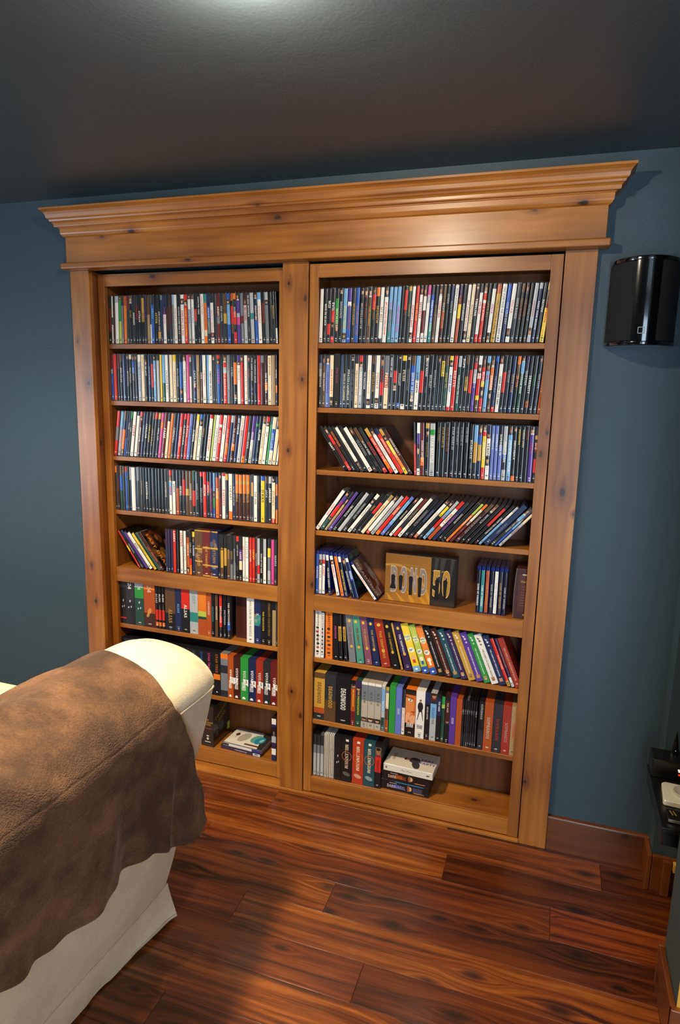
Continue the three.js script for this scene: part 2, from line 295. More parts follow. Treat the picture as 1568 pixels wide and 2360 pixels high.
function atlas(cw, ch, size = 2048) {
  const cv = document.createElement('canvas'); cv.width = cv.height = size;
  const ctx = cv.getContext('2d'); ctx.fillStyle = '#111'; ctx.fillRect(0, 0, size, size);
  const tex = new THREE.CanvasTexture(cv); tex.colorSpace = THREE.SRGBColorSpace; tex.magFilter = THREE.LinearFilter;
  let n = 0; const cols = Math.floor(size / cw);
  return { ctx, tex, next() { const i = n++, x = (i % cols) * cw, y = Math.floor(i / cols) * ch; return { x, y, w: cw, h: ch, uv: [(x + 0.8) / size, 1 - (y + ch - 0.8) / size, (x + cw - 0.8) / size, 1 - (y + 0.8) / size] }; } };
}
const atlasD = atlas(32, 256), atlasX = atlas(64, 256), atlasC = atlas(256, 256, 1024);
const printed = (a, rough = 0.32, coat = 0.7) => new THREE.MeshPhysicalMaterial({ map: a.tex, roughness: rough, clearcoat: coat, clearcoatRoughness: 0.1 });
M.printD = printed(atlasD); M.printX = printed(atlasX, 0.4, 0.4); M.printC = printed(atlasC, 0.35, 0.5);

function photoPatch(c, x, y, w, h, base) {         // an anonymous little portrait: dark ground, skin, hair
  c.save(); c.beginPath(); c.rect(x, y, w, h); c.clip();
  c.fillStyle = ['#2a211d', '#3a2f2a', '#5b4a3e', '#1f2630', '#6d5a48'][Math.floor(rnd() * 5)]; c.fillRect(x, y, w, h);
  c.fillStyle = ['#c79474', '#b57f5f', '#d3a585', '#a06a4c'][Math.floor(rnd() * 4)];
  c.beginPath(); c.ellipse(x + w * rr(0.42, 0.58), y + h * 0.48, w * 0.3, h * 0.3, 0, 0, 7); c.fill();
  c.fillStyle = ['#2c1a10', '#1a1412', '#6b4522', '#3c2a1c'][Math.floor(rnd() * 4)]; c.beginPath(); c.ellipse(x + w * 0.5, y + h * 0.22, w * 0.34, h * 0.15, 0, 0, 7); c.fill();
  c.fillStyle = ['#22252c', '#7c2a22', '#c8c4bc', '#2d3d60'][Math.floor(rnd() * 4)]; c.fillRect(x + w * 0.12, y + h * 0.78, w * 0.76, h * 0.3);
  c.restore();
}
const light = (k) => 'wscyYaltPfoWE'.includes(k);
function drawSpine(c, cell, it, wm, hm) {
  const { x, y, w, h } = cell, F = it.f; c.save(); c.beginPath(); c.rect(x, y, w, h); c.clip();
  // ground in bands from the top
  const segs = it.segs, fixed = segs.reduce((a, s) => a + (s[1] ?? 0), 0), free = segs.filter((s) => s[1] == null).length;
  const rest = free ? (100 - fixed) / free : 0, scale = free ? 1 : 100 / fixed;
  let yy = y; const main = it.main;
  segs.forEach(([k, pc], i) => {
    const hh = h * ((pc ?? rest) * scale) / 100;
    if (k === 'f') photoPatch(c, x, yy, w, hh + 1); else {
      c.fillStyle = PAL[k]; c.fillRect(x, yy, w, hh + 1);
      if (pc != null && pc < 34 && rnd() < 0.5 && i && 'ndmDOBe'.includes(k)) { c.globalAlpha = 0.5; for (let q = 0; q < 4; q++) { c.fillStyle = ['#c9a070', '#2a1a14', '#b96a3a', '#7d8794'][q]; c.beginPath(); c.ellipse(x + rnd() * w, yy + rnd() * hh, w * 0.22, hh * 0.18, 0, 0, 7); c.fill(); } c.globalAlpha = 1; }
    }
    yy += hh;
  });
  const pxm = w / wm, pym = h / hm;                // canvas pixels per metre across and along the spine
  const text = (s, t0, colour, size, font, across = 0.5, maxLen = 0.62) => {   // reads from the top down
    c.save(); c.font = font + ' 40px ' + (font.includes('serif!') ? 'serif' : 'sans-serif');
    const fm = font.replace('serif! ', ''), serif = font !== fm; c.font = fm + ' 40px ' + (serif ? 'serif' : 'sans-serif');
    const tw = c.measureText(s).width, kx = (w * size) / 30, ky0 = kx * pym / pxm, ky = Math.min(ky0 * 1.1, (h * maxLen) / tw);
    c.translate(x + w * across, y + h * t0); c.transform(0, ky, -kx, 0, 0, 0); c.fillStyle = colour; c.textBaseline = 'middle'; c.fillText(s, 0, 1); c.restore();
  };
  if (F.sun) {                                     // yellow burst, oval title badge, wide foot band
    c.strokeStyle = 'rgba(255,244,190,.55)'; c.lineWidth = 2.5; for (let i = 0; i < 14; i++) { const a = i * 0.45; c.beginPath(); c.moveTo(x + w / 2, y + h * 0.3); c.lineTo(x + w / 2 + Math.cos(a) * w, y + h * 0.3 + Math.sin(a) * w * 1.7); c.stroke(); }
    c.fillStyle = '#f4e9a0'; c.beginPath(); c.ellipse(x + w / 2, y + h * 0.3, w * 0.46, h * 0.065, 0, 0, 7); c.fill();
    c.fillStyle = '#2173b8'; c.textAlign = 'center'; c.font = 'bold 19px sans-serif'; c.save(); c.translate(x + w / 2, y + h * 0.295); c.scale(0.9, 0.75); c.fillText('FAMILY', 0, -1); c.fillText('GUY', 0, 17); c.restore();
    c.fillStyle = '#f3efe4'; c.beginPath(); c.ellipse(x + w / 2, y + h * 0.55, w * 0.42, h * 0.05, 0, 0, 7); c.fill();
    c.fillStyle = '#333'; for (let i = 0; i < 3; i++) c.fillRect(x + w * 0.22, y + h * (0.53 + i * 0.016), w * (0.56 - i * 0.1), 2);
    c.fillStyle = it.main === 'y' ? '#e6b27c' : '#f0e6d4'; c.beginPath(); c.ellipse(x + w / 2, y + h * 0.7, w * 0.3, h * 0.045, 0, 0, 7); c.fill();
    c.fillStyle = it.main === 'y' ? '#d5352a' : it.main === 'l' ? '#2456a4' : '#e9e2d0'; c.fillRect(x + w * 0.32, y + h * 0.745, w * 0.36, h * 0.07);
    c.fillStyle = '#eef2f4'; c.beginPath(); c.ellipse(x + w / 2, y + h * 0.94, w * 0.2, h * 0.018, 0, 0, 7); c.fill();
  }
  if (F.face) {                                    // close portrait filling the spine, black head and foot
    c.fillStyle = '#15120f'; c.fillRect(x, y, w, h * 0.1); c.fillStyle = '#c9672c'; c.fillRect(x, y + h * 0.08, w, h * 0.62);
    c.fillStyle = '#db8445'; c.beginPath(); c.ellipse(x + w * 0.35, y + h * 0.36, w * 0.5, h * 0.2, 0, 0, 7); c.fill();
    c.fillStyle = '#2b1810'; c.fillRect(x, y + h * 0.06, w, h * 0.055); c.save(); c.translate(x + w * 0.4, y + h * 0.17); c.rotate(0.2); c.fillRect(-w * 0.4, 0, w * 0.75, h * 0.014); c.restore();
    c.fillStyle = '#f0dccb'; c.beginPath(); c.ellipse(x + w * 0.45, y + h * 0.225, w * 0.22, h * 0.028, 0.15, 0, 7); c.fill(); c.fillStyle = '#4e7f8c'; c.beginPath(); c.arc(x + w * 0.47, y + h * 0.225, 5.5, 0, 7); c.fill();
    c.fillStyle = '#9c3f1e'; c.beginPath(); c.ellipse(x + w * 0.75, y + h * 0.47, w * 0.2, h * 0.015, 0, 0, 7); c.fill();
    c.fillStyle = '#e2a273'; c.beginPath(); c.ellipse(x + w * 0.2, y + h * 0.6, w * 0.22, h * 0.12, 0.4, 0, 7); c.fill(); c.beginPath(); c.ellipse(x + w * 0.75, y + h * 0.62, w * 0.36, h * 0.08, -0.6, 0, 7); c.fill();
    c.fillStyle = '#120f0e'; c.fillRect(x, y + h * 0.72, w, h * 0.28); c.fillStyle = '#f1ece2'; c.font = 'bold 17px sans-serif'; c.textAlign = 'center'; c.fillText('DEAD', x + w / 2, y + h * 0.755); c.fillText('ZONE', x + w / 2, y + h * 0.8); c.font = '10px sans-serif'; c.fillText('DVD', x + w / 2, y + h * 0.93);
  } else if (F.man) {                              // small figure in black on white
    c.fillStyle = '#17181c'; c.beginPath(); c.ellipse(x + w * 0.5, y + h * 0.33, w * 0.3, h * 0.1, 0, 0, 7); c.fill(); c.fillRect(x + w * 0.3, y + h * 0.3, w * 0.4, h * 0.14);
    for (const [a, b] of [[0.36, 0.16], [0.6, 0.82]]) { c.beginPath(); c.moveTo(x + w * a, y + h * 0.42); c.lineTo(x + w * (a + 0.12), y + h * 0.42); c.lineTo(x + w * (b + 0.05), y + h * 0.62); c.lineTo(x + w * b, y + h * 0.62); c.fill(); }
    c.fillStyle = '#c68c68'; c.beginPath(); c.ellipse(x + w * 0.5, y + h * 0.215, w * 0.1, h * 0.03, 0, 0, 7); c.fill(); c.fillStyle = '#4a2c1a'; c.beginPath(); c.ellipse(x + w * 0.5, y + h * 0.195, w * 0.11, h * 0.014, 0, 0, 7); c.fill();
    c.fillStyle = '#222'; c.font = 'bold 16px sans-serif'; c.textAlign = 'center'; c.fillText('DEAD', x + w / 2, y + h * 0.76); c.fillText('ZONE', x + w / 2, y + h * 0.8);
  } else if (it.title && !F.sun) {
    const L = it.title.length, bold = rnd() < 0.68, serif = rnd() < 0.35, t0 = F.t ?? rr(0.24, 0.36), room = Math.max(0.3, (F.v || F.ring ? 0.97 : 0.86) - t0);
    text(it.title, t0, PAL[it.fg], F.x ? (F.blk ? 0.2 : L < 9 ? 0.36 : 0.3) : L < 9 ? rr(0.54, 0.74) : rr(0.44, 0.58), (serif ? 'serif! ' : '') + (bold ? 'bold' : 'normal'), 0.5, Math.min(room, F.x ? 0.045 * L + 0.1 : 0.042 * L + 0.07));
    if (!F.x && rnd() < 0.45) { c.globalAlpha = 0.6; text('A FILM BY', Math.min(0.78, t0 + 0.045 * L + 0.06), PAL[it.fg], 0.24, 'normal', 0.5, 0.12); c.globalAlpha = 1; }
  }
  if (F.ring) { c.strokeStyle = '#c7632e'; c.lineWidth = 3; c.beginPath(); c.ellipse(x + w / 2, y + h * 0.42, w * 0.42, h * 0.1, 0, 0, 7); c.stroke(); c.fillStyle = '#e8e2d4'; c.fillRect(x + w * 0.4, y + h * 0.04, w * 0.26, h * 0.05); c.globalAlpha = 0.55; c.fillStyle = { k: '#8d8f70', r: '#f39a3c', e: '#9fd0e0' }[it.main]; c.beginPath(); c.ellipse(x + w / 2, y + h * 0.82, w * 0.34, h * 0.045, 0.3, 0, 7); c.fill(); c.globalAlpha = 1; }
  if (F.v) { c.fillStyle = '#efece4'; const o = F.v === 2 ? 0 : 1; c.beginPath(); if (o) { c.moveTo(x + w, y + h * 0.5); c.lineTo(x + w * 0.3, y + h * 0.5); c.quadraticCurveTo(x + w * 0.42, y + h * 0.6, x + w, y + h * 0.66); } else { c.moveTo(x, y + h * 0.5); c.lineTo(x + w * 0.7, y + h * 0.5); c.quadraticCurveTo(x + w * 0.58, y + h * 0.6, x, y + h * 0.66); } c.fill(); c.fillStyle = '#222'; c.font = 'bold 26px sans-serif'; c.textAlign = 'center'; c.fillText(String(F.v), x + w * (o ? 0.72 : 0.28), y + h * 0.595); c.fillStyle = '#efece4'; c.beginPath(); c.arc(x + w * 0.42, y + h * 0.97, w * 0.22, Math.PI, 0); c.fill(); text('VOYAGER', 0.67, '#efece4', 0.5, 'bold', 0.42, 0.2); }
  if (F.sq) { c.fillStyle = PAL[F.sq]; c.fillRect(x + 4, y + h * 0.5, w - 8, h * 0.13); c.fillStyle = '#e6e2d8'; c.beginPath(); c.arc(x + w / 2, y + h * 0.93, 7, Math.PI, 0); c.fill(); }
  if (F.fig) { for (const [a, b, s] of F.fig === 2 ? [[0.5, 0.62, 1.6], [0.35, 0.72, 1.2]] : [[0.5, 0.45, 0.7], [0.35, 0.6, 0.6], [0.62, 0.58, 0.6]]) { c.fillStyle = F.fig === 2 ? '#e09a4a' : '#dfe6e8'; c.globalAlpha = 0.85; c.beginPath(); c.ellipse(x + w * a, y + h * b, w * 0.1 * s, h * 0.045 * s, 0.3, 0, 7); c.fill(); } c.globalAlpha = 1; }
  if (F.dots) for (let i = 0; i < 7; i++) { const z = F.dots === 3 ? [0.13, 0.66][i % 2] : 0.36 + i * 0.085; if (F.dots === 3 && i > 1) break; c.fillStyle = F.dots === 3 ? ['#d9b544', '#d8a73c'][i] : ['#2b2320', '#a02a22', '#241f26', '#6d4a3a', '#1d2733', '#9a4038', '#3a2420'][i]; c.beginPath(); c.ellipse(x + w * rr(0.4, 0.55), y + h * z, w * (F.dots === 3 ? 0.2 : 0.24), h * (F.dots === 3 ? 0.032 : 0.022), 0, 0, 7); c.fill(); }
  if (F.blk) { c.fillStyle = PAL[it.fg]; c.globalAlpha = 0.85; c.beginPath(); c.arc(x + w * 0.42, y + h * 0.07, w * 0.15, 0.3, 3.6); c.lineTo(x + w * 0.42, y + h * 0.07); c.fill(); c.beginPath(); c.ellipse(x + w * 0.5, y + h * 0.135, w * 0.16, h * 0.024, 0, 0, 7); c.fill(); c.fillRect(x + w * 0.4, y + h * 0.19, w * 0.24, h * 0.03); c.globalAlpha = 1; c.fillStyle = '#b88a5a'; c.fillRect(x + w * 0.25, y + h * 0.86, w * 0.5, h * 0.07); }
  if (F.tag) { c.fillStyle = '#c8c2cc'; c.globalAlpha = 0.75; for (let i = 0; i < 2; i++) c.fillRect(x + w * (0.32 + i * 0.2), y + h * 0.44, w * 0.15, h * 0.13); c.globalAlpha = 1; }
  if (!F.v && !F.ring && !F.sun && !F.face && it.segs.length && it.title !== undefined && !F.plain) {        // small maker's marks at the foot
    const lk = it.segs[it.segs.length - 1][0], dark = light(lk);
    if (!F.z && rnd() < 0.85 && !(F.x && !it.title)) { c.fillStyle = dark ? '#4a4642' : '#d6d3cc'; c.globalAlpha = 0.8; c.beginPath(); c.ellipse(x + w / 2, y + h * 0.925, w * (F.x ? 0.18 : 0.3), h * 0.013, 0, 0, 7); c.fill(); if (rnd() < 0.5) c.fillRect(x + w * 0.3, y + h * 0.885, w * 0.4, 2.2); if (rnd() < 0.55) { c.fillStyle = ['#c8873c', '#b8312a', '#d8d4cc', '#3c5c9c'][Math.floor(rnd() * 4)]; c.beginPath(); c.ellipse(x + w / 2, y + h * 0.965, w * (F.x ? 0.13 : 0.24), h * 0.012, 0, 0, 7); c.fill(); } c.globalAlpha = 1; }
  }
  c.restore();
}
const COVERS = { 'LAST DRAGON': ['#a53c18', '#16100d', '#d98a3a'], 'SPIDER-MAN 3': ['#3a1712', '#0f0d0d', '#8a3a20'], NEMO: ['#12241f', '#0d1214', '#2b8f86'], 'DEADPOOL 2': ['#8f8a88', '#4e1c18', '#c9c2bc'] };
function drawCover(title) {
  const cell = atlasC.next(), c = atlasC.ctx, [a, b, d] = COVERS[title] ?? ['#222', '#111', '#777'];
  c.fillStyle = b; c.fillRect(cell.x, cell.y, 256, 256); c.save(); c.beginPath(); c.rect(cell.x, cell.y, 256, 256); c.clip();
  for (let i = 0; i < 26; i++) { c.globalAlpha = 0.4; c.fillStyle = [a, d, b][i % 3]; c.beginPath(); c.ellipse(cell.x + rnd() * 256, cell.y + rnd() * 256, rr(10, 60), rr(10, 50), rnd() * 3, 0, 7); c.fill(); }
  c.globalAlpha = 1; c.fillStyle = d; c.font = 'bold 46px sans-serif'; c.save(); c.translate(cell.x + 40, cell.y + 16); c.rotate(Math.PI / 2); c.fillText(title, 0, 0); c.restore(); c.restore();
  return cell;
}

// ------------------------------------------------------------------ case geometry (origin: foot of the spine, left edge at x = 0, spine faces +z)
const shellCache = new Map();
function shellG(w, h, d, r) {
  const key = [w, h, d, r].map((v) => v.toFixed(4)).join();
  if (shellCache.has(key)) return shellCache.get(key);
  const per = [];                                   // x, z, nx, nz round the plan, counter-clockwise from above
  per.push([0, -d, -1, 0]); per.push([0, -r, -1, 0]);
  const seg = 3;
  for (let i = 0; i <= seg; i++) { const a = (i / seg) * Math.PI / 2; per.push([r - r * Math.cos(a), -r + r * Math.sin(a), -Math.cos(a), Math.sin(a)]); }
  for (let i = 0; i <= seg; i++) { const a = (i / seg) * Math.PI / 2; per.push([w - r + r * Math.sin(a), -r + r * Math.cos(a), Math.sin(a), Math.cos(a)]); }
  per.push([w, -r, 1, 0]); per.push([w, -d, 1, 0]); per.push([w, -d, 0, -1]); per.push([0, -d, 0, -1]);
  const pos = [], nor = [], idx = [], n = per.length;
  for (const [x, z, nx, nz] of per) for (const y of [0, h]) { pos.push(x, y, z); nor.push(nx, 0, nz); }
  for (let i = 0; i < n - 1; i++) { const a = i * 2; idx.push(a, a + 2, a + 3, a, a + 3, a + 1); }
  for (const [y, ny] of [[h, 1], [0, -1]]) {
    const b = pos.length / 3; for (const [x, z] of per) { pos.push(x, y, z); nor.push(0, ny, 0); }
    for (let i = 1; i < n - 1; i++) ny > 0 ? idx.push(b, b + i, b + i + 1) : idx.push(b, b + i + 1, b + i);
  }
  const g = new THREE.BufferGeometry(); g.setAttribute('position', new THREE.Float32BufferAttribute(pos, 3)); g.setAttribute('normal', new THREE.Float32BufferAttribute(nor, 3)); g.setAttribute('uv', new THREE.Float32BufferAttribute(new Float32Array(pos.length / 3 * 2), 2)); g.setIndex(idx);
  shellCache.set(key, g); return g;
}
function sleeveG(x0, x1, y0, y1, bulge, uv, lift = 0.0003) {
  const n = 6, pos = [], nor = [], u = [], idx = [], w = x1 - x0;
  for (let i = 0; i <= n; i++) {
    const t = i / n, x = lerp(x0, x1, t), s = 2 * t - 1, z = lift + bulge * (1 - s * s), nx = (4 * bulge * s) / w, L = Math.hypot(nx, 1);
    for (const [y, v] of [[y0, uv[1]], [y1, uv[3]]]) { pos.push(x, y, z); nor.push(nx / L, 0, 1 / L); u.push(lerp(uv[0], uv[2], t), v); }
    if (i) { const a = (i - 1) * 2; idx.push(a, a + 2, a + 3, a, a + 3, a + 1); }
  }
  const g = new THREE.BufferGeometry(); g.setAttribute('position', new THREE.Float32BufferAttribute(pos, 3)); g.setAttribute('normal', new THREE.Float32BufferAttribute(nor, 3)); g.setAttribute('uv', new THREE.Float32BufferAttribute(u, 2)); g.setIndex(idx); return g;
}
const cardMats = new Map();
const cardMat = (k) => { if (!cardMats.has(k)) cardMats.set(k, new THREE.MeshPhysicalMaterial({ color: PAL[k], roughness: 0.45, clearcoat: 0.3, clearcoatRoughness: 0.15 })); return cardMats.get(k); };

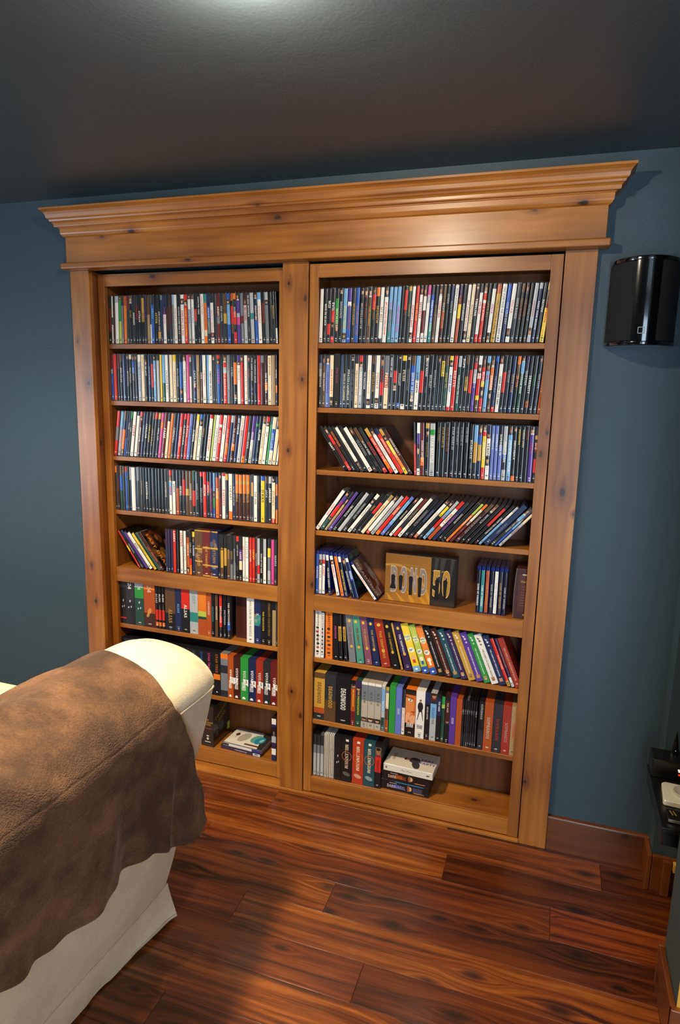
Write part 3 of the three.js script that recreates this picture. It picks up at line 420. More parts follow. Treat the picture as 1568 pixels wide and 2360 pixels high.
// ------------------------------------------------------------------ what stands on the shelves, shelf by shelf:
// [@millimetre of the foot] [*thickness] colour bands from the top ; lettering colour ; lettering ; flags
const ROWS = `
#L1 lean=-1,3
@-1243 k25 d50 k;w;
*.5 w45 k15 w;k;
*.7 k20 m;s;
*1.3 s14 w;r;
f8 G45 l;w;
*.7 K20 g;w;
*1.1 O20 o;c;
d30 K;s;
f16 k;Y;ALIBI
K;w;ARSENIC
K20 d30 k;w;
k;w;ATTACK
k5 Y50 k;k;ACTION
*.9 v50 K;s;
n40 t;c;
*.5 k60 w;k;
*1.1 K20 b;a;ABYSS
k;y;AFTER
k75 Y15 k;w;AIR FORCE ONE
*.8 g10 B;s;
*1.1 B40 w;P;ALFIE LAND
k25 m50 k;r;
m60 K;r;
*.6 a20 g;w;
*1.1 w;O;ALVIN AND THE CHIPMUNKS
k;w;ALONG CAME POLLY
*1.2 w8 f12 w;r;AMERICAN PIE
*1.2 r12 f10 r;y;AMERICAN WEDDING
f10 w20 s;b;BETA HOUSE
f10 w;b;NAKED MILE
k30 r25 k;g;ANALYSE
k;w;ANALYZE THIS;t=.05
*1.1 w;r;ANALYZE THAT;t=.05
*1.1 e18 o55 c12 o;O;ANCHORMAN
B25 b25 g30 K;w;ANGER
*1.1 K18 w60 f10 w;P;AMERICAN SWEETHEARTS
*.8 K;g;
*1.1 d45 g15 d;w;ARMY
*1.1 K;w;BAD SANTA;t=.25
*1.1 n40 Y20 K;c;
*1.1 b12 f10 a40 b;w;
*.9 O15 k10 r35 n k;k;
o12 K25 r25 k15 r;w;BARBER
*1.1 f15 p25 s8 P15 p;w;
g45 d15 g;w;
*1.1 m12 f12 s;r;BE COOL
K;w;BLADE RUNNER;t=.05
*1.2 s40 e12 s;g;
f12 B30 f12 b;w;BEDAZZLED
*1.2 a14 w;r;BEETHOVEN
k20 d40 k;r;
*1.1 s15 f10 g;s;
*.9 k;w;
*.9 k;Y;BEOWULF
*.6 k70 w;w;
@-484 end
#L2 lean=0,1
@-1244 d30 b;y;BIG
*1.3 r;d;
d30 k;w;
n15 k;c;BIG STAN
*1.3 B;p;BILLY
f12 k;c;BEWITCHED
c10 k;c;BILL ENGVALL
f15 b25 K;w;BLACK HAWK
f12 K;w;
*1.2 w15 s;b;BLUE LAGOON
*1.2 c;Y;BOAT TRIP;t=.05
k10 f15 k;w;BLAST
*1.1 B;s;BLUE STREAK
*.9 k20 r50 k;w;
f12 a;w;BOUNCE
*1.1 K12 s;g;
*.8 y;K;
*1.1 a60 D;w;
*1.1 w;d;CALENDAR GIRLS
*.4 K;w;
*1.1 c;t;
*1.2 y14 c;O;CAN HARDLY WAIT
k;s;BULL DURHAM
*1.1 k15 b55 f15 B;r;
*1.1 f14 w;g;CHASING PAPERS
*1.1 P;o;CLUELESS
*.7 r5 s10 K30 w;w;
*.5 K;w;
*1.1 B55 f15 B;w;CASA MIA
*1.1 t;n;CASABLANCA
*.9 B20 k20 n;w;CLICK
*1.2 w;r;CHRISTMAS
*.8 a;w;
*1.2 w;K;CHRISTMAS VACATION
*.8 f10 K;w;
*.6 K;r;
*1.1 r8 f12 b;P;CLERKS
*.9 k;s;
*1.2 f15 r10 s12 r;w;COLD MOUNTAIN
*1.1 g;s;CONSTANTINE
K;s;CUBE
*1.1 k15 o45 k15 f15 k;Y;
*1.1 p12 f8 w;t;CRUISE
f14 r;c;
*1.1 w;r;DAN IN REAL LIFE
f15 K;r;DANTE
k60 B20 k;w;THE DARK KNIGHT;t=.05
k;w;THE DARKEST RIVER;t=.08
*1.1 r;k;DATE MOVIE;t=.18
*1.1 g15 m;n;DAY WATCH
m55 o15 m;w;THE DAY AFTER
*1.2 c;O;DEEP RISING;t=.05
*1.1 t;K;
*.6 m60 o15 k;w;DAY BREAK
@-485 end
#L3 lean=-8,-7
@-1240 *1.2 r35 g30 r;w;
*1.1 a40 s;r;THE FOUNTAIN
*1.1 n20 B20 o45 n;y;
*.7 B60 b;w;
*.7 K;w;FALLEN
*.7 G15 K;w;FAN
*1.2 w;r;FEVER
*1.1 K8 w;g;
*1.1 r10 f10 m;w;FIGHT CLUB
B;s;FIRESTARTER
k;w;CAROLINE
K10 k;y;GONE IN VENICE
n15 k;Y;FREE WILLY
r14 K;w;
Y14 K;w;FINAL CUT
P20 o15 P;y;
*1.1 d;w;FAME
K18 c;s;
o;r;FALLING
K;w;FIREWALL
*1.1 B;s;
*1.1 r;c;FIRST BLOOD
r12 K;w;FLASH DANCE
r;w;FLETCH
*1.1 u;B;FLAWLESS
K;w;FLYBOYS
y15 c;n;FOOTLOOSE
*1.1 b10 f15 w;G;FEVER PITCH
k;Y;FRIDA
k;s;
*1.2 r8 w;r;FOUR ROOMS
*.7 l;G;
*1.2 w;K;FUN WITH DICK
*1.1 r20 w6 r;w;FUNNY
*1.2 w;r;FUNNY FARM;t=.05
*1.1 r60 o25 r;c;GALAXY QUEST
s15 B;w;
*1.1 m60 o15 m;w;THE GAUNTLET
B;w;GET CARTER;t=.05
*1.2 w30 s;r;GET SHORTY;t=.05
*1.2 r85 o;o;
K;w;GHOST RIDER
*1.1 p50 s;w;GHOSTBUSTERS
B15 G6 B;r;
k;w;GI JANE
*1.1 f15 c;n;GLADIATOR
*1.1 r10 f10 w;g;GO
*.7 D15 G;s;
*1.2 c25 b45 c;w;GOOD LUCK CHUCK
*1.1 f25 c;n;
*.6 w;k;
@-484 end
#L4 lean=0,0
@-1236 *.7 o15 K;s;
*.8 m;O;GODFATHER
*1.1 n20 b35 D;w;
*.8 n15 K;t;
*.8 r10 b;w;
*.6 K;w;
*.6 s30 B;w;
*1.4 w;s;
*.5 B;w;
g30 K;t;
K;Y;GREEN MILE
*.8 k;w;
*1.05 k;w;HANNIBAL
*1.05 k;s;
*1.05 K;w;
*1.05 k;w;
*1.05 k;s;
*1.05 k;w;
K;w;HEARTBREAK
*.5 k;w;
r12 f15 a30 w;r;HERO
*1.1 K25 w;K;HEIST
*1.1 K40 O;o;
k;w;HERO
m20 r35 K;w;
*1.1 n40 Y15 n;c;
*1.1 n;c;HOOSIERS
D20 k r35 k;w;
*1.2 K;s;HARRY ALLEN
*1.1 r10 k;s;HIDALGO
*1.1 r;w;HITCH
*.9 k20 r25 k;w;HOSTAGE
*1.1 B;r;HOLLYWOOD ENDING
*.7 a40 f15 G b;w;
*1.1 B10 O30 o;c;HOOD
*.9 f15 m40 d;w;
*1.1 r6 w;r;EARNEST
Y14 K;w;
*1.2 w82 o;K;I HEART
*.8 B;w;IN THE LINE OF FIRE
*1.05 o14 Y7 o20 m;Y;TEMPLE
*1.05 o14 Y7 o20 m;Y;ARK
*1.05 o14 Y7 o20 m;Y;CRUSADE
*1.05 o14 Y7 o20 m;Y;BONUS
*.5 m;m;
*.7 k15 Y30 k;g;
*1.1 w;g;THE INN
K15 k;n;JARHEAD
*1.2 b10 y;K;JERKS
n15 K;s;JACK
s15 K;w;JARHEAD
*1.1 f12 c78 r;n;JOURNEY
*.6 B15 o25 B o;w;
@-483 end
#L5
@-1130 r40 y15 r;r;;lean=34
@-1117 B20 k;w;KING RALPH;lean=37
@-1093 p;w;;lean=37
@-1074 *1.1 w;K;KISS;lean=37
@-1052 y;K;KNOCKED UP;lean=37
@-1035 *.8 D;g;;lean=37
@-1018 m;o;LAST DRAGON;lean=37 c=1
@-998 v40 B;w;;
@-985 v40 B;w;;
@-973 v40 B;w;;
@-961 r;w;LARRY;t=.03
@-944 *.8 K;s;
@-927 w;r;LEGEND;t=.05
@-910 w;g;LIFE AQUATIC
@-896 k14 O70 f10 O;c;LINCOLN
@-881 k12 k50 r15 o;w;LIVE FREE
@-869 y12 f15 B;w;LOOSE
@-856 Y3 n36 Y3 n24 Y3 n;Y;THE LORD;x=1 h=197
@-820 Y3 d32 Y4 d34 Y3 d20 Y3 d;Y;THE TOWERS;x=1 h=197
@-784 Y3 B32 Y4 B34 Y4 B20 Y4 B;Y;RETURN;x=1 h=197
@-748 k;k;;
@-736 k35 Y40 n;Y;RINGS
@-721 k30 Y40 k;n;
@-707 k35 n;Y;RINGS
@-692 k35 K30 g;Y;RINGS
@-679 K60 g;s;EDUCATION
@-666 r12 k;w;LOST BOYS;t=.2
@-652 k30 p c20 k;c;LAKE
@-637 w;r;LOVE ACTUALLY;t=.2
@-625 *1.1 w;g;LOVESICK;t=.1
@-607 r20 r;w;JUST A KISS
@-594 r;y;LUCKY
@-580 m;w;MAJOR LEAGUE
@-571 s60 r s;g;
@-558 k;w;MAN OF THE YEAR
@-545 s40 w;w;
@-527 K20 y20 g s;y;
@-511 P;w;
@-497 K;s;MARIA
@-483 end
#L6
@-1244 K15 k70 r3 k;w;;x=1 fig=1
@-1209 K45 k;w;24;x=1 fig=1 t=.02
@-1159 s10 G25 D;w;24;x=1 fig=1 t=.02
@-1113 o12 O55 m;w;24;x=1 fig=2 t=.02
@-1056 k20 k35 r25 k5 o10 k;w;ALIAS;t=.16
@-1040 k20 k35 r25 k5 o10 k;w;ALIAS;t=.16
@-1024 k20 k35 r25 k5 o10 k;w;ALIAS;t=.16
@-1006 n60 k;Y;ALIAS;x=1 t=.5
@-956 B;a;ALIAS;x=1 t=.35
@-927 r45 k;w;ALIAS;x=1 t=.35
@-886 s50 e22 s;e;LOST;x=1 t=.06
@-846 o45 l12 D6 O;Y;LOST;x=1 t=.1
@-806 O;w;CHARMED;x=1 t=.2
@-783 k;e;PRETENDER
@-765 n;w;PRETENDER
@-747 r30 d20 r k;w;PRETENDER
@-728 k;s;PRETENDER
@-709 k60 b20 k;w;THE PRETENDER;t=.15
@-686 m;m;;x=1 z=34 h=196
@-619 w;K;MALCOLM IN THE MIDDLE;x=1 t=.06
@-585 B35 e25 B;w;X;x=1
@-555 k;y;THE EQUALIZER;x=1
@-532 k;Y;STARGATE COLLECTION;x=1 t=.05
@-504 k20 t;k;;x=1
@-488 *.5 K;w;
@-478 end
#L7
@-1236 k;s;STAR TREK;x=1 h=195
@-1197 k;s;STAR TREK;x=1 h=195
@-1158 k;s;STAR TREK;x=1 h=195
@-1120 k;s;STAR TREK;x=1 h=195
@-1079 k;s;STAR TREK;x=1 h=195
@-1041 k;s;STAR TREK;x=1 h=195
@-1002 k;r;STAR TREK;x=1 h=195
@-964 k;r;STAR TREK;x=1 h=195 t=.04 sq=r
@-926 k;G;STAR TREK;x=1 h=195 t=.04 sq=G
@-889 k;e;STAR TREK;x=1 h=195 t=.04 sq=e
@-851 k;b;STAR TREK;x=1 h=195 t=.04 sq=b
@-816 k;P;STAR TREK;x=1 h=195 t=.04 sq=p
@-779 k;o;STAR TREK;x=1 h=195 t=.04 sq=o
@-742 o12 g15 K18 g40 K;c;;x=1 h=195
@-708 O;w;VOYAGER;x=1 h=190 v=1
@-681 m;w;VOYAGER;x=1 h=190 v=2
@-649 G;w;VOYAGER;x=1 h=190 v=3
@-612 B;w;VOYAGER;x=1 h=190 v=4
@-577 R;w;VOYAGER;x=1 h=190 v=5
@-544 K;w;VOYAGER;x=1 h=190 v=6
@-511 d;w;VOYAGER;x=1 h=190 v=7
@-476 end
#L8
@-504 w14 B6 k22 s15 v w15 B;s;DUNE;x=1 h=192 z=-2
@-483 end
#R1 lean=-1,-5
@-307 w;g;
K;w;MEN IN BLACK
k65 r20 k;w;MI2;t=.22
k40 r22 f12 k15 r;w;EVIL
k18 G45 f20 k;c;MICHAEL
f10 k;s;MISSING
*1.1 a82 f12 a;y;MONEY TRAIN
*1.1 p25 w8 b;O;MONKEYBONE
K;Y;MUHAMMAD
b;o;THE MEANING OF LIFE
f15 k;w;MULHOLLAND DR
f18 k;r;THE MUMMY
f18 n;Y;THE MUMMY
f12 r28 k;Y;THE MUMMY
o16 k;Y;MUNICH
w92 k;t;MY BEST
*1.1 f18 w;r;MY SUPER EX-GIRLFRIEND
@-57 a40 e;P;THE NAKED GUN
a;P;THE NAKED GUN
a;P;THE NAKED GUN
@-14 *.8 K;s;
k6 r35 k;r;NARC
Y8 D45 k;Y;NARROW
w82 f10 w;r;SORORITY BOYS
r;y;VAN WILDER
f15 w;r;SECURITY
f18 w25 d40 w;w;
P16 s14 w;l;
K15 b50 e;w;CHRISTMAS VACATION
k50 n;Y;GHOST
f18 w;r;LAYER CAKE
n45 O30 m;s;NEXT
k;s;JONES;t=.15
B30 k;s;NIKITA
*1.1 w;g;NINJA ASSASSIN;t=.05
v18 d15 y25 O;d;
*1.1 k;w;NOTORIOUS
w80 f15 w;O;NOT ANOTHER TEEN MOVIE
*1.05 c;t;NOTEBOOK
f10 m25 k;w;TIMELINE
K14 w72 r;r;ON QUE
f15 r12 w5 r;w;OLD SCHOOL
k;Y;OPEN ALL
*1.1 K8 w75 f;P;ONCE
*1.3 O16 Y;n;ONCE UPON A TIME IN
*1.3 w;K;ONE FLEW OVER THE CUCKOOS NEST;t=.05
*1.1 b50 B;s;ONE FINE DAY
*1.2 w76 f14 w;r;OSCAR
*1.1 K;w;OPEN RANGE
n15 k;o;OPEN WATER
f18 k;O;ORANGE
k;s;OUTSIDER
*1.1 s75 f15 s;r;OVERBOARD
s10 B;w;PAINT YOUR WAGON
K;w;PATTON
*1.2 Y12 k30 y;r;POINT BREAK
@470 end
#R2 lean=0,-3.5
@-305 *.9 B15 g25 K;c;PATHFINDER
*.9 f20 n;w;THE PATRIOT
f18 u;p;PINK PANTHER
*1.05 c80 f;r;PINK PANTHER 2
*1.6 k;P;PINK FLOYD;x=1
*.7 B;u;
*.95 k;c;PIRATES OF THE CARIBBEAN
k;w;PIRATES CARIBBEAN
f10 k;g;PLANET OF THE APES
K16 c;n;PREACHERS WIFE
r12 f12 s;w;PREMONITION
k;w;THE PRESTIGE
*1.1 w82 f12 w;Y;PRETTY WOMAN
n16 k;Y;PREDATOR
*1.1 w80 f10 w;t;PRIMER
f25 k r25 k;r;PRISON
*1.2 g35 O25 c;w;PRIVATE
K;w;PROOF OF LIFE;t=.04
k28 r22 f15 k;r;
f8 k80 b8 k;w;INSIGHT
*1.1 y10 k80 w;c;PUSH
f8 k;g;QUARANTINE
*1.1 n18 b50 f16 k;w;QUEEN OF THE DAMNED
*1.1 a45 w;k;QUIET EARTH
k28 r40 k;r;QUIZ SHOW
f12 k;w;DEAN RAINS;t=.05
k;w;RECRUIT
@110 k;s;RESTRAINT
f14 k;s;
k10 y28 k;k;RISING SUN;t=.12
n18 D;Y;ROAD TO
*1.1 y8 f12 w72 r;b;ROAD TRIP
*1.1 r;w;RED EYE
s20 D;w;ROMANCING THE STONE
k;w;ROPE;t=.05
n15 k22 Y26 k;k;ROUND
k25 r42 k;r;RUMBLE
f12 r12 s25 p;w;RUSH HOUR
*1.1 w16 f15 w10 r30 y8 n;r;RUSH
f20 r25 y10 f20 r;w;RUSH 3
*1.1 a12 f15 a;r;RV
f20 o40 f20 n;w;SAHARA
b10 B80 r;s;SALTON SEA
*1.1 f14 w;k;SOME ONE LIKE YOU
k28 r36 k;r;SCARY
K;s;SCREAM
*1.15 B;Y;SEVEN YEAR
o15 n25 k;o;SE7EN
*1.05 f10 a20 D;w;SHADOW MAN
v18 K;w;SHEENA
K78 O12 K;w;SERENITY
*1.1 K;G;SHREK
f12 K;s;SIN CITY
*1.05 O;c;SLUMDOG
@478 end
#R3
@-199 k;w;SHAFT;lean=34 h=188
@-180 f18 r22 d40 r;d;;lean=34
@-164 k;o;SHOWTIME;lean=34 t=.1
@-149 k;s;;lean=34
@-135 w78 f12 k;t;STEALTH;lean=34
@-119 *.9 k;s;;lean=34
@-103 *1.05 w;s;SIMPLY;lean=34
@-82 f15 k;s;SLEEPING;lean=34
@-65 n30 k;w;SLOW FIRE;lean=34
@-47 K90 r;r;SNATCH;lean=34
@-24 Y18 r52 o20 r;w;SOME LIKE IT HOT;lean=34 t=.22
@-5 f15 w;g;SOMETHING;lean=34
@13 B12 r;w;SPIDER-MAN;lean=34 t=.22
@31 Y14 f12 y30 o30 y;c;SPIDER-MAN 2;lean=34
@47 *1.1 m;w;SPIDER-MAN 3;lean=34 t=.2 c=1
@63 k40 r;r;;lean=3
@71 w20 p20 f25 K22 w;c;;lean=2
@84 d65 o16 d;w;SUDDEN IMPACT;lean=2
@99 Y10 f16 k;Y;SPARTACUS;lean=1
@115 *1.3 s12 G10 s;w;STAR BATTLE;lean=1
@138 k;Y;STAR WARS I;t=.08 h=193
@152 k;Y;STAR WARS II;t=.08 h=193
@168 k;O;STAR WARS III;t=.08 h=193
@186 k;s;STAR WARS IV;t=.08 h=196
@202 k;s;STAR WARS V;t=.08 h=196
@216 k;s;STAR WARS VI;t=.08 h=196
@233 k;s;STAR WARS;t=.08 h=196
@251 k;w;STARGATE;t=.28
@265 a32 Y38 K;n;
@280 f18 b18 Y30 B;w;
@294 f12 r8 y58 r;w;STARSKY
@308 B12 f12 w32 f18 w;k;STRIPES
@324 u;w;SUPERMAN II;t=.15
@336 u;w;SUPERMAN III;t=.15
@349 k35 u;w;SUPERMAN IV;t=.15
@363 s52 b8 K20 s;w;SWEET HOME
@379 *1.05 f16 a;w;SWIMMING POOL
@395 f12 k78 o;w;SWITCHBACK
@409 k;y;SWORDFISH;t=.05
@422 k;c;TAKING LIVES;t=.05
@436 k;r;TAKEN;t=.05
@449 *1.1 f14 p;r;TEEN
@465 k15 Y7 f k r25 k;r;TEARS
@477 end
#R4 tip
@-297 w;r;LOVE SONG;lean=-34
@-278 f15 p25 r25 f10 D;r;THREE;lean=-35
@-264 K12 f22 t;y;THREE AMIGOS;lean=-35
@-248 p;r;TIMECOP;lean=-35
@-231 k;w;TRANCED;lean=-36
@-210 s;g;TRADING;lean=-36
@-191 k;s;TRAINING DAY;lean=-36
@-172 w12 f14 w;g;TRAPPED;lean=-37
@-155 k;Y;TROY;lean=-37
@-139 k20 r28 k;r;;lean=-37
@-120 t14 c;O;TRUE CRIME;lean=-37
@-100 f16 w76 r;g;TULIP;lean=-37
@-82 s;g;TURBULENCE;lean=-37
@-63 r90 o;c;TWINS;lean=-37
@-45 u12 a60 u;c;TWISTER;lean=-37
@-30 f14 k;c;UNCOVERED;lean=-38
@-14 w;g;UNDER SIEGE;lean=-38
@2 d28 K50 r;t;UNDER TWO;lean=-38
@20 w;O;UNDER THE RADAR;lean=-38
@41 k;s;UNDERWORLD;lean=-38
@59 k;u;UNDERWORLD;lean=-38
@78 f10 w80 O;t;UPTOWN GIRL;lean=-39
@94 f15 y25 k;k;USUAL;lean=-39
@111 s25 a20 r25 a;r;VACATION;lean=-39
@130 r20 w45 O;r;VEGAS 2;lean=-39
@147 K15 B;P;VAMPIRE LOVE;lean=-39
@163 k;w;SHADOW;lean=-39
@179 k;w;;lean=-40
@193 l28 o;w;VOLCANO;lean=-40
@208 o15 c30 d;w;WAGONS;lean=-40
@228 n20 m;s;WATER IN A CUP;lean=-40
@245 f20 k;s;WATCH;lean=-40
@262 k;w;;lean=-40
@278 k8 r45 k;r;;lean=-40
@294 k;w;FIGHT THE FUTURE;lean=-41
@308 s14 w28 a;u;XANADU;lean=-41
@332 *2.3 B;s;COLLECTION;lean=-41 x=1 t=.45
@350 f18 a15 K;w;THE LAST STAND;lean=-42
@362 B25 f12 a18 b;a;YOU ME AND;lean=-41
@377 w20 c20 s;d;DUPREE;lean=-41 t=.5 c=0
@405 end
#R5
@-305 b;w;U2 RATTLE;u=1
@-292 s14 n14 w;k;LOGAN;u=1
@-279 s14 r10 w;r;PLANET;u=1
@-252 w14 k;w;THE DARK KNIGHT;lean=5 u=1
@-218 w10 f12 w;r;MONEY PIT;lean=12 u=1
@-200 o;K;THE MARTIAN;lean=12 u=1
@-185 w14 k;y;MINORITY REPORT;lean=12 u=1
@-159 f20 k;w;MOON KINGDOM;lean=17 u=1
@-142 w10 B22 b25 B;w;NEMO;lean=17 u=1 c=1
@-67 w;r;DEADPOOL 2;lean=37 u=1 c=2
@-53 end
#R5b
@303 k;w;GAME OF THRONES;u=1 z=16
@318 e;w;GAME OF THRONES;u=1 z=16
@334 O;Y;GAME OF THRONES;u=1 z=16
@350 k;s;GAME OF THRONES;u=1 z=16
@365 w;s;GAME OF THRONES;u=1 z=16
@381 K;Y;GAME OF THRONES;u=1 z=16
@396 k;s;GAME OF THRONES;u=1 z=16
@411 end
#R6
@-304 w;K;ARRESTED DEVELOPMENT;x=1 t=.02 dots=1 lean=0
@-279 w30 w;K;ARRESTED DEVELOPMENT;t=.02 lean=0 dots=2
@-258 o;d;ARRESTED;x=1 t=.04 lean=1 dots=1
@-225 k;P;PRISONER;lean=3 x=1
@-202 k25 Y32 k;k;SURVIVOR;lean=3 t=.3
@-182 k25 Y32 k;k;SURVIVOR;lean=4 t=.3
@-160 g;d;THE SIMPSONS;x=1 lean=9 t=.25 dots=3
@-128 E;d;THE SIMPSONS;x=1 lean=10 t=.25 dots=3
@-94 M;Y;THE SIMPSONS;x=1 lean=11 t=.25 dots=3
@-62 B;Y;THE SIMPSONS;x=1 lean=12 t=.25 dots=3
@-30 R;Y;THE SIMPSONS;x=1 lean=13 t=.25 dots=3
@12 k;Y;THE SIMPSONS;x=1 lean=15 t=.25 dots=3
@45 *.7 Y;k;;lean=16
@61 v;w;THE SIMPSONS;x=1 lean=17 t=.25 dots=3
@94 y88 a;b;FAMILY GUY;x=1 lean=19 sun=1
@129 l86 b;b;FAMILY GUY;x=1 lean=20 sun=1
@158 o86 b;b;FAMILY GUY;x=1 lean=20.5 sun=1
@187 k;w;THE COMPLETE FIRST SEASON;x=1 lean=21 t=.3 blk=1
@215 m;w;THE COMPLETE SECOND SEASON;x=1 lean=21.5 t=.25 blk=1
@243 T;w;THE COMPLETE THIRD SEASON;x=1 lean=22 t=.3 blk=1
@271 v;w;THE COMPLETE FOURTH SEASON;x=1 lean=22 t=.25 blk=1
@299 Y;w;THE COMPLETE FIFTH SEASON;x=1 lean=22.5 t=.3 blk=1
@327 p;w;THE COMPLETE SIXTH SEASON;x=1 lean=22.5 t=.3 blk=1
@355 G;w;THE COMPLETE SEVENTH SEASON;x=1 lean=22.5 t=.3 blk=1
@381 w;n;THE COMPLETE EIGHTH SEASON;x=1 lean=23 t=.3 blk=1
@409 B;w;THE COMPLETE TENTH SEASON;x=1 lean=23 t=.28 blk=1
@436 r88 Y;w;SOUTH PARK;lean=23 t=.35
@451 v80 w;o;IMAGINATIONLAND;lean=23 t=.2
@464 R;c;THE COMPLETE THIRTEENTH SEASON;x=1 lean=23 t=.2
@488 end
#R7
@-304 n12 Y62 O12 K;n;DEADWOOD;x=1 t=.2 h=200
@-258 K55 n;Y;DEADWOOD;x=1 t=.25 h=200
@-211 k;w;DEADWOOD;x=1 t=.25 h=200
@-150 k10 f8 O50 d;y;THE PRIZEFIGHTER;t=.2 x=1
@-131 v14 f8 v10 D;y;THE PRIZEFIGHTER;t=.2 x=1
@-107 w6 g34 W36 f10 W;D;M A S H;x=1 t=.2
@-81 w6 g34 W36 f10 W;D;M A S H;x=1 t=.2
@-53 w6 g34 W36 f10 W;D;M A S H;x=1 t=.2
@-27 s6 a50 s14 D;w;NOVA
@-11 *.95 Y8 g6 c35 n25 O;k;LES;t=.45
@5 G;G;;x=1 h=195
@30 u;u;;x=1 tag=1
@54 K40 w;r;THE COMPLETE SERIES;t=.4
@68 o;w;DEAD ZONE;x=1 face=1
@108 w;k;DEAD ZONE;x=1 man=1
@143 B25 k;w;DEAD ZONE;x=1 t=.3
@163 f14 K8 a30 s;k;DEADZONE;x=1 t=.3
@187 k10 B35 k;w;THE 4400;t=.15 x=1
@205 G18 l8 D;k;THE 4400;t=.25
@219 k10 m40 f10 k;w;THE 4400;t=.15 x=1
@237 p;p;;x=1 tag=1
@260 O;O;;x=1 h=186
@282 *.55 k70 K;s;THE X;t=.2
@290 *.55 k70 K;s;THE X;t=.2
@298 *.55 k70 K;s;THE X;t=.2
@306 *.55 k70 K;s;THE X;t=.2
@313 *.55 k70 K;s;THE X;t=.2
@321 *.55 k70 K;s;THE X;t=.2
@329 *.55 k70 K;s;THE X;t=.2
@342 k60 K;w;SUPERMAN;t=.06 x=1
@363 O;W;SOPRANOS;x=1 t=.3
@395 K;r;SOPRANOS;x=1 t=.3
@428 R;W;SOPRANOS;x=1 t=.35
@458 t;r;SOPRANOS;x=1 t=.35
@479 end
#R8
@-303 K25 g20 s;g;;h=184
@-288 K25 g20 s;g;;h=184
@-273 K25 g20 s;g;;h=184
@-256 *.3 c;t;X FILES
@-249 *.3 c;t;X FILES
@-242 *.3 c;t;X FILES
@-234 *.3 c;t;X FILES
@-227 *.3 c;t;X FILES
@-220 *.3 c;t;X FILES
@-211 k;r;;x=1 fig=1
@-184 k;c;MILLENNIUM;x=1 t=.15 ring=1
@-137 q;c;MILLENNIUM;x=1 t=.15 ring=1
@-90 T;c;MILLENNIUM;x=1 t=.15 ring=1
@-44 k8 f22 r34 k;k;MONSEN;x=1 t=.36
@-19 end
`;
const ORD = ['', 'first', 'second', 'third', 'fourth', 'fifth', 'sixth', 'seventh', 'eighth', 'ninth', 'tenth', 'eleventh', 'twelfth', 'thirteenth', 'fourteenth', 'fifteenth', 'sixteenth', 'seventeenth', 'eighteenth', 'nineteenth', 'twentieth'];
const ordinal = (n) => n <= 20 ? ORD[n] : (n < 30 ? 'twenty' : 'thirty') + (n % 10 ? '-' + ORD[n % 10] : '');
const SHELF = ['', 'top', 'second', 'third', 'fourth', 'fifth', 'sixth', 'seventh', 'bottom'];
const heap = { shell: [], print: [] };
function parse(line) {
  const m = /^(?:@(-?\d+) )?(?:\*([\d.]+) )?(.*)$/.exec(line), [bands, fg = 'w', title = '', flags = ''] = m[3].split(';');
  if (bands === 'end') return { at: +m[1] / 1000, end: true };
  const f = {}; for (const q of flags.split(' ')) if (q) { const [a, b] = q.split('='); f[a] = /^-?[\d.]+$/.test(b) ? +b : b; }
  const segs = bands.split(' ').map((s) => [s[0], s.length > 1 ? +s.slice(1) : null]);
  const fix = segs.reduce((a, s) => a + (s[1] ?? 0), 0), fr = segs.filter((s) => s[1] == null).length;
  const main = [...segs].filter((s) => s[0] !== 'f').sort((a, b) => (b[1] ?? (100 - fix) / fr) - (a[1] ?? (100 - fix) / fr))[0][0];
  return { at: m[1] ? +m[1] / 1000 : null, k: m[2] ? +m[2] : 1, segs, fg: fg || 'w', title, f, main };
}
